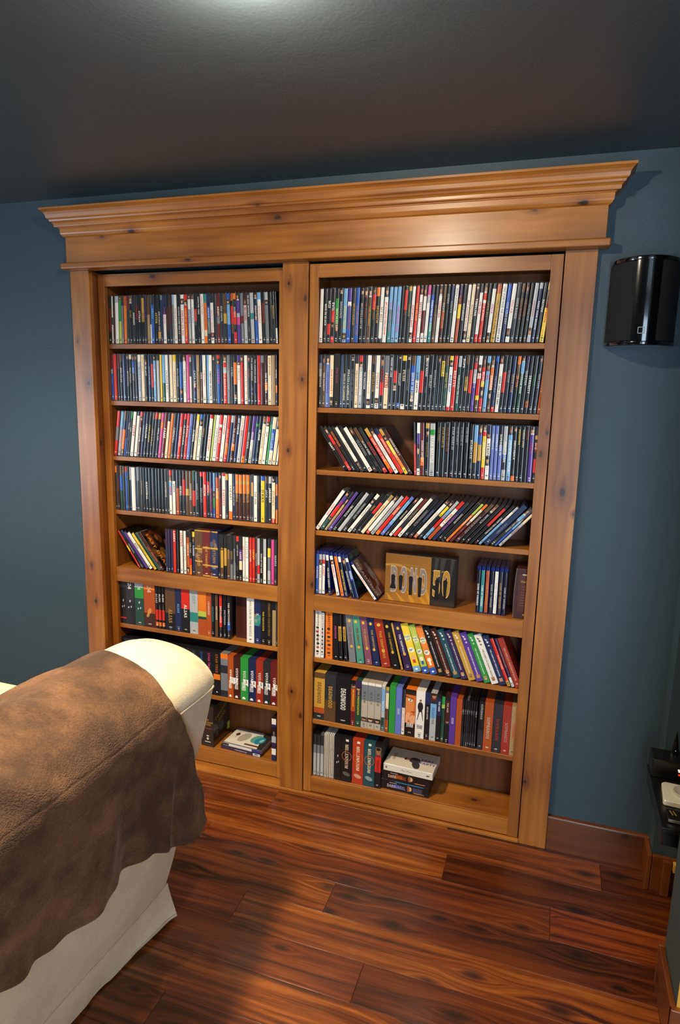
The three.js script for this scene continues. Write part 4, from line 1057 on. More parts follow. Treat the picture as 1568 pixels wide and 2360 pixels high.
for (const block of ROWS.split('#').slice(1)) {
  const [head, ...lines] = block.trim().split('\n'), name = head.split(' ')[0], bay = name[0], no = +name[1], tip = head.includes('tip');
  const lm = /lean=(-?[\d.]+),(-?[\d.]+)/.exec(head), its = lines.map(parse), all = its.filter((i) => !i.end), N = all.length;
  // feet between the anchors
  let a = 0;
  for (let i = 1; i < its.length; i++) if (its[i].at != null) {
    const span = its[i].at - its[a].at, tot = its.slice(a, i).reduce((s, q) => s + q.k, 0); let x = its[a].at;
    for (let j = a; j < i; j++) { its[j].x = x; its[j].pitch = span * its[j].k / tot; x += its[j].pitch; } a = i;
  }
  for (const it of all) it.lean = it.f.lean ?? 0;
  if (!lm) for (let i = 0; i < N; i++) {             // cases that lean to the left rest on the one before: widths and angles that do not cut into it
    const it = all[i], nx = all[i + 1]; it.room = it.pitch * Math.cos(R(it.lean)); if (tip && i) it.room = (it.x - all[i - 1].x) * Math.cos(R(it.lean)) - 0.0004;
    if (nx && nx.lean > it.lean && it.lean >= 0) {
      const hh = it.f.u ? 0.171 : 0.19, full = it.f.x ? 9 : (it.f.u ? 0.0128 : 0.0138) * it.k, need = hh * Math.sin(R(nx.lean - it.lean));
      const least = Math.min(full, it.room * 0.86), spare = Math.max(0, it.room - least);
      if (need > spare) nx.lean = it.lean + Math.asin(Math.min(1, spare / hh)) * 180 / Math.PI;
      it.room -= Math.min(need, spare);
    }
  }
  if (bay === 'L' && all[0].x < -1.2362) { const a0 = all[0].x, run = all.findIndex((q, i) => i > 0 && q.at != null), n = run < 0 ? N : run, e = all[n - 1].x + all[n - 1].pitch, k = (e + 1.2362) / (e - a0); for (let i = 0; i < n; i++) { all[i].x = e - (e - all[i].x) * k; all[i].pitch *= k; } }
  const zs = ZS[bay], piled = bay === 'L' && no <= 3;
  all.forEach((it, i) => {
    const F = it.f, lean = lm ? lerp(+lm[1], +lm[2], i / (N - 1)) + rr(-0.08, 0.08) : it.lean, c = Math.cos(R(lean));
    const kind = F.x ? 'x' : F.u ? 'u' : 'd', full = kind === 'd' ? 0.0149 * it.k : kind === 'u' ? 0.0136 * it.k : 9;
    const w = Math.max(0.003, Math.min((lm ? it.pitch * c * 0.962 : it.room * 0.985 - 0.0002), full));
    const h = (F.h ?? (kind === 'd' ? 190 : kind === 'u' ? 171 : 192)) / 1000 + (lm ? rr(-0.0006, 0.0006) : 0), d = F.z > 20 ? 0.1 : kind === 'u' ? 0.132 : 0.134;
    const z = zs - 0.004 - (F.z ?? (kind === 'x' ? 1 : rr(-1.2, 2.2))) / 1000, y = SH[no] + 0.0003;
    const cell = (kind === 'x' ? atlasX : atlasD).next(); drawSpine((kind === 'x' ? atlasX : atlasD).ctx, cell, it, w, h);
    const r = kind === 'x' ? 0.0008 : Math.min(0.0028, w * 0.24), e = kind === 'x' ? 0.0003 : Math.min(0.0011, w * 0.1);
    const ww = Math.floor(w * 4000) / 4000, shell = shellG(ww, h, d, r);
    const top = kind === 'u' ? 0.012 : kind === 'x' ? 0.0004 : 0.0035, foot = kind === 'u' ? 0.004 : kind === 'x' ? 0.0004 : 0.0025;
    const sleeve = sleeveG(e, ww - e, foot, h - top, kind === 'x' ? 0.00008 : 0.0011, cell.uv);
    const place = (o) => { if (lean >= 0) { o.position.set(it.x, y, z); o.rotation.z = R(lean); } else { o.rotation.z = R(lean); const px = tip ? it.x : it.x + ww * c; o.position.set(px - ww * c, y + ww * Math.sin(R(-lean)), z); } };
    if (piled) {
      const o = new THREE.Object3D(); place(o); o.updateMatrix();
      heap.shell.push(shell.clone().applyMatrix4(o.matrix)); heap.print.push(sleeve.applyMatrix4(o.matrix)); return;
    }
    const fromRight = bay === 'L' && no >= 7 ? true : i + 1 > (N + 1) / 2, n = fromRight ? N - i : i + 1;
    const what = kind === 'x' ? 'box set' : kind === 'u' ? 'blu-ray case' : 'DVD case', leaning = Math.abs(lean) > 25 ? 'leaning ' : '';
    let label = leaning + NAMES[it.main] + ' ' + what + (it.title && NAMES[it.fg] !== NAMES[it.main] ? ' with ' + NAMES[it.fg] + ' lettering' : '');
    const bayName = bay === 'L' ? 'left' : 'right';
    if (name === 'R5b') label = NAMES[it.main] + ' blu-ray case, ' + (n === 1 ? (fromRight ? 'last' : 'first') : ordinal(i + 1)) + ' of seven in row right of gold gift box';
    else label += ', ' + (n === 1 ? 'at ' + (fromRight ? 'right' : 'left') + ' end' : ordinal(n) + ' from ' + (fromRight ? 'right' : 'left')) + ', ' + SHELF[no] + ' shelf, ' + bayName + ' bay';
    const g = thing(kind === 'x' ? 'dvd_box_set' : kind === 'u' ? 'blu_ray_case' : 'dvd_case', label, kind === 'x' ? 'box set' : 'DVD case', [0, 0, 0], (kind === 'x' ? 'box sets' : 'disc cases') + ' on the ' + SHELF[no] + ' shelf of the ' + bayName + ' bay');
    place(g);
    mesh(kind === 'x' ? 'slipcase' : 'shell', shell, kind === 'x' ? cardMat(it.main) : kind === 'u' ? M.blu : (name === 'R8' && no === 8 && it.main === 'c') || (name === 'R7' && it.title === 'NOVA') ? M.shellWhite : (i * 7 + no) % 9 === 4 ? M.shellGrey : M.shell, g);
    mesh('spine_print', sleeve, kind === 'x' ? M.printX : M.printD, g);
    if (F.c) {                                      // printed front of a case that leans open to view
      const q = new THREE.PlaneGeometry(d - 0.006, h - 0.006); const cc = drawCover(it.title), U = q.attributes.uv;
      for (let k = 0; k < 4; k++) U.setXY(k, lerp(cc.uv[0], cc.uv[2], U.getX(k)), lerp(cc.uv[1], cc.uv[3], U.getY(k)));
      q.rotateY(Math.PI / 2); q.translate(ww + 0.0003, h / 2, -d / 2); mesh('cover_print', q, M.printC, g);
    }
  });
}
{
  const g = mergeGeometries([mergeGeometries(heap.shell), mergeGeometries(heap.print)], true);
  tag(mesh('packed_dvd_cases', g, [M.shell, M.printD]), 'tightly packed rows of DVD cases on the three upper shelves of left bay', 'DVD cases', null, 'stuff');
}
// ------------------------------------------------------------------ boxes and cases that stand or lie alone
function canvasTex(w, h, draw) { const cv = document.createElement('canvas'); cv.width = w; cv.height = h; draw(cv.getContext('2d'), w, h); const t = new THREE.CanvasTexture(cv); t.colorSpace = THREE.SRGBColorSpace; t.magFilter = THREE.LinearFilter; return t; }
const print = (t, rough = 0.4, coat = 0.4) => new THREE.MeshPhysicalMaterial({ map: t, roughness: rough, clearcoat: coat, clearcoatRoughness: 0.12 });
function facePrint(name, w, h, mat, parent, pos, ry = 0, rx = 0) { const g = new THREE.PlaneGeometry(w, h); if (rx) g.rotateX(rx); if (ry) g.rotateY(ry); g.translate(...pos); return mesh(name, g, mat, parent); }
{ // wide gift box on the fifth shelf
  const W = 0.264, H = 0.182, D = 0.062;
  const t = thing('gift_box_set', 'wide gold and black gift box reading BOND 50, standing face out on right bay shelf', 'box set', [-0.038, SH[5] + 0.0003, -0.058]);
  t.rotation.y = R(-0.8);
  mesh('box', boxG(0, W, 0, H, -D, 0, 0.001), cardMat('K'), t);
  const art = canvasTex(1024, 706, (c, w, h) => {
    const k = w * 0.655; let g = c.createLinearGradient(0, 0, k, h); g.addColorStop(0, '#7d5220'); g.addColorStop(0.45, '#8a5f28'); g.addColorStop(1, '#b3741f'); c.fillStyle = g; c.fillRect(0, 0, k, h);
    c.save(); c.beginPath(); c.rect(0, 0, k, h); c.clip();
    c.strokeStyle = '#c39a45'; c.lineWidth = 30; c.globalAlpha = 0.6; c.beginPath(); c.ellipse(120, 800, 560, 640, 0, -1.9, 0.2); c.stroke(); c.globalAlpha = 0.75;
    c.fillStyle = '#c98a26'; for (const [a, b, d] of [[330, 600, 60], [160, 640, 90], [20, 660, 50], [500, 640, 70], [600, 600, 60]]) { c.beginPath(); c.moveTo(a, b - 60); c.lineTo(a + d, h); c.lineTo(a + d + 70, h); c.lineTo(a + 20, b - 60); c.fill(); } c.restore(); c.globalAlpha = 1;
    c.fillStyle = '#1c1a1a'; c.fillRect(k, 0, w - k, h); c.fillStyle = '#45423f'; c.globalAlpha = 0.7; for (const [a, d] of [[0.71, 0.05], [0.79, 0.07], [0.93, 0.05]]) { c.beginPath(); c.moveTo(w * a, 0); c.lineTo(w * (a + d), 0); c.quadraticCurveTo(w * (a + d * 0.4), h * 0.35, w * (a - 0.02), h * 0.62); c.lineTo(w * (a - 0.03), h * 0.6); c.fill(); } c.globalAlpha = 1;
    c.fillStyle = '#2a2321'; c.fillRect(k, h * 0.86, w - k, h * 0.14);
    const big = (s, x, ww, fill, edge) => { c.save(); c.font = 'bold 300px sans-serif'; const tw = c.measureText(s).width; c.translate(x, h * 0.79); c.scale(ww / tw, 1.72); c.lineWidth = 16; c.strokeStyle = edge; c.strokeText(s, 0, 0); c.fillStyle = fill; c.fillText(s, 0, 0); c.restore(); };
    'BOND'.split('').forEach((s, i) => big(s, 70 + i * 146, 116, '#83756d', '#b5aca6')); big('5', k + 30, 112, '#a9782a', '#d2b26a'); big('0', k + 166, 116, '#a9782a', '#d2b26a');
    c.fillStyle = '#b08e46'; c.font = '24px serif'; c.fillText('CELEBRATING FIVE DECADES', 140, 158); c.font = 'bold 34px serif'; c.fillText('007', k + 150, 205); for (let i = 0; i < 5; i++) c.fillRect(k + 26 + i * 23, 186, 12, 12);
    // six plain dark upright shapes stand before the letters
    for (const [x, lean, foot] of [[118, -24, 0.74], [232, 6, 0.76], [382, 0, 0.84], [516, 4, 0.86], [k + 96, -10, 0.88], [k + 212, 10, 0.9]]) {
      c.fillStyle = '#141316'; c.beginPath(); c.moveTo(x - 30, h * 0.47); c.quadraticCurveTo(x, h * 0.4, x + 32, h * 0.47); c.lineTo(x + 26, h * 0.62); c.lineTo(x + 24 - lean, h * foot); c.lineTo(x - 24 + lean, h * foot); c.lineTo(x - 24, h * 0.62); c.fill();
      c.fillStyle = '#8d7360'; c.beginPath(); c.ellipse(x, h * 0.39, 13, 20, 0, 0, 7); c.fill();
    }
  });
  facePrint('front_print', W - 0.001, H - 0.001, print(art, 0.35, 0.5), t, [W / 2, H / 2, 0.0003]);
}
{ // tall dark box at the right end of the same shelf, its left edge curved
  const H = 0.181, t = thing('film_box_set', 'dark maroon box set with curved silver edge, right end of the gift box shelf', 'box set', [0.434, SH[5] + 0.0003, -0.03]);
  const s = new THREE.Shape(); s.moveTo(0.003, 0); s.lineTo(0.0565, 0); s.lineTo(0.0565, H); s.lineTo(0.005, H); s.quadraticCurveTo(-0.003, H * 0.42, 0.003, 0);
  const g = new THREE.ExtrudeGeometry(s, { depth: 0.11, bevelEnabled: false, curveSegments: 12 }); g.translate(0, 0, -0.11); mesh('slipcase', g, cardMat('m'), t);
  const pts = []; for (let i = 0; i <= 14; i++) { const v = i / 14, q = new THREE.QuadraticBezierCurve(new THREE.Vector2(0.005, H), new THREE.Vector2(-0.003, H * 0.42), new THREE.Vector2(0.003, 0)).getPoint(v); pts.push(new THREE.Vector3(q.x, q.y, 0)); }
  mesh('edge_foil', new THREE.TubeGeometry(new THREE.CatmullRomCurve3(pts), 24, 0.0009, 6), M.silver, t);
  facePrint('front_print', 0.052, H - 0.006, print(canvasTex(256, 860, (c, w, h) => { c.fillStyle = '#37130f'; c.fillRect(0, 0, w, h); c.fillStyle = '#4b1c14'; c.fillRect(30, 90, w, h - 200); c.fillStyle = '#b9b0a0'; c.fillRect(90, 80, 166, 22); c.fillStyle = '#a98538'; c.font = 'bold 50px serif'; c.fillText('Harry Potter', 66, 230); c.globalAlpha = 0.5; c.font = '22px serif'; for (let i = 0; i < 8; i++) c.fillRect(90 - i * 4, 300 + i * 48, 150, 8); c.globalAlpha = 0.9; c.beginPath(); c.arc(150, 800, 18, 0, 7); c.fill(); })), t, [0.033, H / 2, 0.0003]);
}
function flatBox(name, label, cat, x0, x1, y0, hh, zf, d, mat, art, ry = 0, coverArt, group) {
  const t = thing(name, label, cat, [(x0 + x1) / 2, y0, zf], group), w = x1 - x0; t.rotation.y = R(ry);
  mesh(name.includes('case') ? 'shell' : 'slipcase', boxG(-w / 2, w / 2, 0, hh, -d, 0, name.includes('case') ? 0.0025 : 0.0008), mat, t);
  facePrint('spine_print', w - 0.004, hh - (name.includes('case') ? 0.003 : 0.001), print(canvasTex(512, Math.round(512 * hh / w), art)), t, [0, hh / 2, 0.0004]);
  if (coverArt) facePrint('cover_print', w - 0.008, d - 0.008, print(canvasTex(512, 360, coverArt), 0.3, 0.6), t, [0, hh + 0.0003, -d / 2], 0, -Math.PI / 2);
  return t;
}
const darkArt = (hue) => (c, w, h) => {
  c.fillStyle = '#131117'; c.fillRect(0, 0, w, h); c.fillStyle = hue === 'b' ? '#1f3f9a' : '#a8501c'; c.globalAlpha = 0.8; c.fillRect(w * 0.28, h * 0.3, w * 0.16, h * 0.42); c.globalAlpha = 1;
  if (hue === 'b') { c.fillStyle = '#2a78a8'; c.fillRect(w * 0.3, 0, w * 0.6, h * 0.1); }
  c.fillStyle = hue === 'b' ? '#b9b3cc' : '#dcb4a0'; c.font = 'bold ' + Math.round(h * 0.46) + 'px sans-serif'; c.save(); c.translate(w * 0.13, h * 0.74); c.scale(0.72, 1); c.fillText('DARK', 0, 0); c.fillStyle = hue === 'b' ? '#8f8bb4' : '#c05a20'; c.fillText('ANGEL', w * 0.24, 0); c.restore();
  c.fillStyle = '#cfc6b8'; c.fillRect(w * 0.18, h * 0.2, w * 0.16, h * 0.05);
  c.fillStyle = '#d6a374'; c.beginPath(); c.ellipse(w * 0.62, h * 0.5, w * 0.04, h * 0.24, 0, 0, 7); c.fill(); c.fillStyle = '#8a5532'; c.beginPath(); c.ellipse(w * 0.585, h * 0.5, w * 0.025, h * 0.36, 0, 0, 7); c.fill(); c.fillStyle = hue === 'b' ? '#3a3f55' : '#0c0a0a'; c.fillRect(w * 0.68, h * 0.28, w * 0.2, h * 0.5); c.fillStyle = '#c98a58'; c.fillRect(w * 0.7, h * 0.8, w * 0.22, h * 0.07);
};
flatBox('dvd_box_set', 'black and blue box set lying flat, lowest of the stack on bottom shelf, right bay', 'box set', -0.021, 0.171, SH[8] + 0.0003, 0.0405, -0.034, 0.132, cardMat('k'), darkArt('b'), -1.5, null, 'stack on the bottom shelf of the right bay');
flatBox('dvd_box_set', 'black and orange box set lying flat in middle of the stack on bottom shelf', 'box set', -0.019, 0.173, SH[8] + 0.0411, 0.0395, -0.036, 0.132, cardMat('k'), darkArt('o'), -1, null, 'stack on the bottom shelf of the right bay');
flatBox('dvd_case', 'thick white DVD case lying on top of the stack on bottom shelf, right bay', 'DVD case', -0.012, 0.186, SH[8] + 0.0809, 0.029, -0.03, 0.132, M.shellWhite,
  (c, w, h) => { c.fillStyle = '#dcd6c6'; c.fillRect(0, 0, w, h); c.fillStyle = '#55504a'; c.font = Math.round(h * 0.36) + 'px sans-serif'; c.fillText('the office', w * 0.36, h * 0.62); c.fillRect(w * 0.04, h * 0.3, w * 0.025, h * 0.36); c.fillRect(w * 0.88, h * 0.4, w * 0.06, h * 0.2); }, -2.5,
  (c, w, h) => { c.fillStyle = '#d9d3c4'; c.fillRect(0, 0, w, h); c.fillStyle = '#b8a78f'; c.fillRect(w * 0.1, h * 0.3, w * 0.06, h * 0.4); c.fillStyle = '#34373f'; c.beginPath(); c.ellipse(w * 0.56, h * 0.52, w * 0.12, h * 0.16, 0, 0, 7); c.fill(); c.beginPath(); c.ellipse(w * 0.62, h * 0.76, w * 0.08, h * 0.22, -0.3, 0, 7); c.fill(); c.fillStyle = '#b07a5c'; c.beginPath(); c.ellipse(w * 0.4, h * 0.52, w * 0.055, h * 0.075, 0, 0, 7); c.fill(); c.fillStyle = '#3a2a20'; c.beginPath(); c.ellipse(w * 0.365, h * 0.52, w * 0.024, h * 0.07, 0, 0, 7); c.fill(); c.fillStyle = '#2530a0'; c.font = 'bold 58px sans-serif'; c.fillText('FRAT', w * 0.68, h * 0.46); c.fillText('PARTY', w * 0.66, h * 0.64); }, 'stack on the bottom shelf of the right bay');
flatBox('dvd_case', 'dark purple DVD case lying flat under a white one, bottom shelf, left bay', 'DVD case', -0.752, -0.556, SH[8] + 0.0003, 0.0148, -0.068, 0.138, M.shell,
  (c, w, h) => { c.fillStyle = '#34284a'; c.fillRect(0, 0, w, h); c.fillStyle = '#d8d2d8'; c.font = 'bold ' + Math.round(h * 0.62) + 'px serif'; c.fillText('CONTINUUM', w * 0.36, h * 0.72); c.fillStyle = '#c6c4d2'; c.fillRect(w * 0.82, 0, w * 0.18, h); c.fillStyle = '#3b4a86'; c.fillRect(w * 0.86, h * 0.2, w * 0.08, h * 0.4); }, -3, null, 'two cases lying flat on the bottom shelf of the left bay');
flatBox('dvd_case', 'white DVD case with teal cover picture lying flat on a dark one, bottom shelf', 'DVD case', -0.744, -0.552, SH[8] + 0.0153, 0.0148, -0.07, 0.138, M.shellGrey,
  (c, w, h) => { c.fillStyle = '#ddd6d2'; c.fillRect(0, 0, w, h); c.fillStyle = '#34302e'; c.fillRect(0, h * 0.1, w * 0.16, h * 0.8); c.fillStyle = '#c3a9ae'; c.font = Math.round(h * 0.5) + 'px sans-serif'; c.fillText('FARTHER AWAY', w * 0.26, h * 0.68); c.fillStyle = '#33397c'; c.fillRect(w * 0.76, 0, w * 0.24, h); }, -3.5,
  (c, w, h) => { c.fillStyle = '#ddd8cc'; c.fillRect(0, 0, w, h); c.fillStyle = '#8d8e96'; c.fillRect(0, 0, w, h * 0.14); c.fillStyle = '#2c2a2c'; c.beginPath(); c.moveTo(w * 0.72, 0); c.lineTo(w, 0); c.lineTo(w, h); c.lineTo(w * 0.88, h); c.fill(); for (const [x, y, a, b, k] of [[0.36, 0.5, 0.12, 0.3, '#a9a196'], [0.68, 0.45, 0.13, 0.26, '#5c9c94'], [0.78, 0.5, 0.11, 0.24, '#2480a4'], [0.82, 0.48, 0.04, 0.12, '#8cc4cc']]) { c.fillStyle = k; c.beginPath(); c.ellipse(w * x, h * y, w * a, h * b, 0.3, 0, 7); c.fill(); } c.fillStyle = '#5a3028'; c.fillRect(w * 0.5, h * 0.82, w * 0.36, h * 0.08); c.fillStyle = '#3a2f24'; c.beginPath(); c.ellipse(w * 0.15, h * 0.4, w * 0.05, h * 0.09, 0, 0, 7); c.fill(); c.strokeStyle = '#6b2a22'; c.lineWidth = 5; c.beginPath(); c.moveTo(w * 0.15, h * 0.2); c.lineTo(w * 0.15, h * 0.62); c.stroke(); }, 'two cases lying flat on the bottom shelf of the left bay');
{ // big dark box, spine and one side in view
  const H = 0.188, W = 0.062, D = 0.138, t = thing('dvd_box_set', 'thick dark brown box set beside two cases lying flat, left bay bottom shelf', 'box set', [-0.842, SH[8] + 0.0003, -0.066]);
  t.rotation.y = R(-2);
  mesh('slipcase', boxG(0, W, 0, H, -D, 0, 0.001), cardMat('k'), t);
  facePrint('spine_print', W - 0.001, H - 0.001, print(canvasTex(256, 776, (c, w, h) => { c.fillStyle = '#2b241f'; c.fillRect(0, 0, w, h); c.fillStyle = '#c08a2c'; c.font = 'bold 44px serif'; c.textAlign = 'center'; c.fillText('THE', w * 0.45, 280); c.fillText('TWILIGHT', w / 2, 325); c.fillText('ZONE', w * 0.55, 370); c.fillStyle = '#8d3528'; c.fillRect(40, 420, 180, 14); c.fillStyle = '#c9c4ba'; c.fillRect(110, 560, 50, 22); c.beginPath(); c.arc(135, 625, 24, 0, 7); c.fill(); c.fillRect(75, 680, 120, 16); })), t, [W / 2, H / 2, 0.0003]);
  facePrint('side_print', D - 0.001, H - 0.001, print(canvasTex(512, 700, (c, w, h) => { c.fillStyle = '#1d1915'; c.fillRect(0, 0, w, h); c.save(); c.translate(70, 280); c.rotate(-0.45); c.fillStyle = '#8a6a2a'; c.font = 'bold 84px serif'; c.fillText('TWILIGHT', 0, 0); c.fillText('ZONE', 60, 100); c.restore(); c.fillStyle = '#343a3c'; c.beginPath(); c.ellipse(250, 420, 70, 90, 0, 0, 7); c.fill(); c.fillStyle = '#4a4038'; c.fillRect(80, 460, 50, 90); c.fillStyle = '#a8b23c'; c.fillRect(430, 470, 82, 130); c.fillStyle = '#3d2517'; c.fillRect(0, 610, w, 90); })), t, [W + 0.0003, H / 2, -D / 2], Math.PI / 2);
}

// ------------------------------------------------------------------ wall loudspeaker
{
  const t = thing('wall_speaker', 'glossy black curved loudspeaker mounted on blue wall right of the bookcases', 'speaker', [0.75, 1.775, ZW]);
  const A = 0.1, B = 0.125, H = 0.252, at = (a, k = 1) => [A * k * Math.cos(a), B * k * Math.sin(a)];
  const plan = (k, y0, y1, bev) => { const s = new THREE.Shape(); for (let i = 0; i <= 48; i++) { const [x, z] = at(Math.PI * i / 48, k); i ? s.lineTo(x, -z) : s.moveTo(x, -z); } const g = new THREE.ExtrudeGeometry(s, { depth: y1 - y0 - 2 * bev, bevelEnabled: true, bevelThickness: bev, bevelSize: bev, bevelOffset: -bev, bevelSegments: 4, curveSegments: 4 }); g.rotateX(-Math.PI / 2); g.translate(0, y0 + bev, 0); return g; };
  mesh('cabinet', plan(0.975, 0.001, H - 0.001, 0.004), M.gloss, t);
  mesh('top_cap', plan(1, H - 0.014, H, 0.005), M.gloss, t); mesh('bottom_cap', plan(1, 0, 0.014, 0.005), M.gloss, t);
  const arc = (a0, a1, k, y0, y1) => { const pos = [], idx = [], n = 28, u = []; for (let i = 0; i <= n; i++) { const a = lerp(a0, a1, i / n), [x, z] = at(a, k); for (const y of [y0, y1]) { pos.push(x, y, z); u.push(a * 0.11, y); } if (i) { const q = (i - 1) * 2; idx.push(q, q + 1, q + 3, q, q + 3, q + 2); } } const g = new THREE.BufferGeometry(); g.setAttribute('position', new THREE.Float32BufferAttribute(pos, 3)); g.setAttribute('uv', new THREE.Float32BufferAttribute(u, 2)); g.setIndex(idx); g.computeVertexNormals(); return g; };
  mesh('grille', arc(R(4), R(70), 0.985, 0.014, H - 0.014), M.cloth, t); mesh('grille', arc(R(110), R(176), 0.985, 0.014, H - 0.014), M.cloth, t);
  mesh('centre_panel', arc(R(70), R(110), 0.992, 0.012, H - 0.012), M.gloss, t);
  const a = R(94), [bx, bz] = at(a, 1.0), bw = 0.0095, parts = [[-bw, bw, -bw, -bw + 0.002], [-bw, bw, bw - 0.002, bw], [-bw, -bw + 0.002, -bw, bw], [bw - 0.002, bw, -bw, bw]].map((q) => boxG(...q, 0, 0.0012, 0));
  const g = mergeGeometries(parts); g.rotateY(a - Math.PI / 2 === 0 ? 0 : Math.PI / 2 - a); g.translate(bx, 0.042, bz - 0.0006); mesh('badge', g, new THREE.MeshStandardMaterial({ color: 0x8f9590, roughness: 0.45, metalness: 0.2 }), t);
}

// ------------------------------------------------------------------ niche with equipment shelf
{
  const t = thing('equipment_shelf', 'glossy black equipment shelf floating in niche beside the blue wall', 'shelf', [0.897, 0.39, 0.08]);
  mesh('board', boxG(0, 0.463, 0.044, 0.06, 0, 0.338, 0.002), M.blackSatin, t);
  mesh('apron', boxG(0.004, 0.463, 0, 0.0435, 0.004, 0.33, 0.002), M.blackSatin, t);
  const b = thing('media_box', 'black media box with small status lights at back of equipment shelf', 'media player', [0.9, 0.4505, 0.084]);
  mesh('housing', boxG(0, 0.3, 0, 0.062, 0, 0.075, 0.003), M.blackSatin, b);
  for (const [x, y, col, e] of [[0.075, 0.038, 0xfff0d8, 1.2], [0.0765, 0.033, 0xfff0d8, 1.0], [0.0775, 0.022, 0xff2410, 2.2]]) { const g = new THREE.CylinderGeometry(0.0026, 0.0026, 0.001, 14); g.rotateX(Math.PI / 2); g.translate(x, y, 0.0755); mesh('status_light', g, new THREE.MeshStandardMaterial({ color: 0x222222, emissive: col, emissiveIntensity: e }), b).castShadow = false; }
  const an = thing('antenna', 'slim pointed black antenna standing on the media box', 'antenna', [0.97, 0.5128, 0.1]);
  const g = new THREE.ConeGeometry(0.0125, 0.078, 24, 1); g.scale(1, 1, 0.4); g.translate(0, 0.039, 0); mesh('fin', g, M.blackSatin, an);
  const l = new THREE.SphereGeometry(0.0011, 10, 8); l.translate(0.001, 0.01, 0.0046); mesh('pilot_light', l, new THREE.MeshStandardMaterial({ color: 0x333333, emissive: 0xbfd0ff, emissiveIntensity: 1.2 }), an);
  const c = thing('charging_tray', 'white plastic tray with round dished pad on equipment shelf', 'tray', [0.924, 0.4505, 0.205]);
  c.rotation.y = R(-4);
  const s = new THREE.Shape(); s.moveTo(0.006, 0); s.lineTo(0.12, 0); s.lineTo(0.12, 0.1); s.lineTo(0.012, 0.1); s.quadraticCurveTo(0.003, 0.097, 0.001, 0.09); s.lineTo(0, 0.006); s.quadraticCurveTo(0, 0, 0.006, 0);
  const eg = new THREE.ExtrudeGeometry(s, { depth: 0.011, bevelEnabled: true, bevelThickness: 0.003, bevelSize: 0.003, bevelSegments: 3 }); eg.rotateX(-Math.PI / 2); eg.translate(0, 0.003, 0.1); mesh('tray', eg, new THREE.MeshPhysicalMaterial({ color: 0xd8d2c2, roughness: 0.3, clearcoat: 0.6, clearcoatRoughness: 0.1 }), c);
  const dg = new THREE.LatheGeometry([[0, 0.006], [0.016, 0.005], [0.026, 0.006], [0.0295, 0.009], [0.03, 0.006], [0.03, 0]].map((q) => new THREE.Vector2(...q)).reverse(), 40); dg.translate(0.056, 0.0168, 0.045); mesh('pad', dg, new THREE.MeshPhysicalMaterial({ color: 0xb0aaa0, roughness: 0.3, clearcoat: 0.5, clearcoatRoughness: 0.15 }), c);
  const r = thing('remote_control', 'flat dark remote control with silver front edge on equipment shelf', 'remote', [0.917, 0.4505, 0.338]);
  r.rotation.y = R(-3);
  mesh('body', boxG(0, 0.14, 0, 0.012, 0, 0.05, 0.003), M.blackSatin, r); mesh('front_edge', boxG(0.002, 0.138, 0.002, 0.011, 0.05, 0.0535, 0.0016), M.silver, r);
  for (const x of [0.012, 0.021]) { const q = boxG(-0.0016, 0.0016, 0, 0.0012, -0.011, 0.011, 0.0005); q.rotateY(R(18)); q.translate(x, 0.0119, 0.02); mesh('key_bar', q, M.gold, r); }
}

// ------------------------------------------------------------------ sofa with loose cover, seen from behind its back
const suede = dataTex(512, 512, (u, v, c) => { const n = fbm(u * 9, v * 9, 9, 9, 4, 41), f = vnoise(u * 190, v * 190, 190, 190, 44); c[0] = 196 + n * 24 + f * 10; c[1] = 182 + n * 24 + f * 10; c[2] = 156 + n * 24 + f * 10; }, true); suede.repeat.set(2, 2);
const nap = dataTex(512, 512, (u, v, c) => { c[0] = c[1] = c[2] = 255 * (0.5 * fbm(u * 16, v * 16, 16, 16, 3, 51) + 0.5 * vnoise(u * 200, v * 200, 200, 200, 55)); }, false); nap.repeat.set(2, 2);
M.suede = new THREE.MeshPhysicalMaterial({ map: suede, roughness: 0.85, sheen: 0.4, sheenRoughness: 0.5, sheenColor: new THREE.Color(0.9, 0.86, 0.8), bumpMap: nap, bumpScale: 0.0008, side: THREE.DoubleSide });
function gridG(nu, nv, fn, uvScale = 1) {           // open sheet from fn(u, v) -> [x, y, z, U, V]
  const pos = [], uv = [], idx = [];
  for (let j = 0; j <= nv; j++) for (let i = 0; i <= nu; i++) { const q = fn(i / nu, j / nv); pos.push(q[0], q[1], q[2]); uv.push((q[3] ?? i / nu) * uvScale, (q[4] ?? j / nv) * uvScale); }
  for (let j = 0; j < nv; j++) for (let i = 0; i < nu; i++) { const a = j * (nu + 1) + i, b = a + 1, c = a + nu + 1, d = c + 1; idx.push(a, b, d, a, d, c); }
  const g = new THREE.BufferGeometry(); g.setAttribute('position', new THREE.Float32BufferAttribute(pos, 3)); g.setAttribute('uv', new THREE.Float32BufferAttribute(uv, 2)); g.setIndex(idx); g.computeVertexNormals(); return g;
}
const SZ0 = 0.712, SZ1 = 2.75;
const ARCH = [[-0.335, 0.79], [-0.3315, 0.803], [-0.337, 0.826], [-0.352, 0.85], [-0.38, 0.875], [-0.42, 0.8945], [-0.47, 0.9075], [-0.53, 0.913], [-0.58, 0.9055], [-0.63, 0.885], [-0.68, 0.857], [-0.73, 0.825], [-0.775, 0.785], [-0.803, 0.745], [-0.812, 0.71]];
const archCurve = new THREE.SplineCurve(ARCH.map((q) => new THREE.Vector2(...q)));
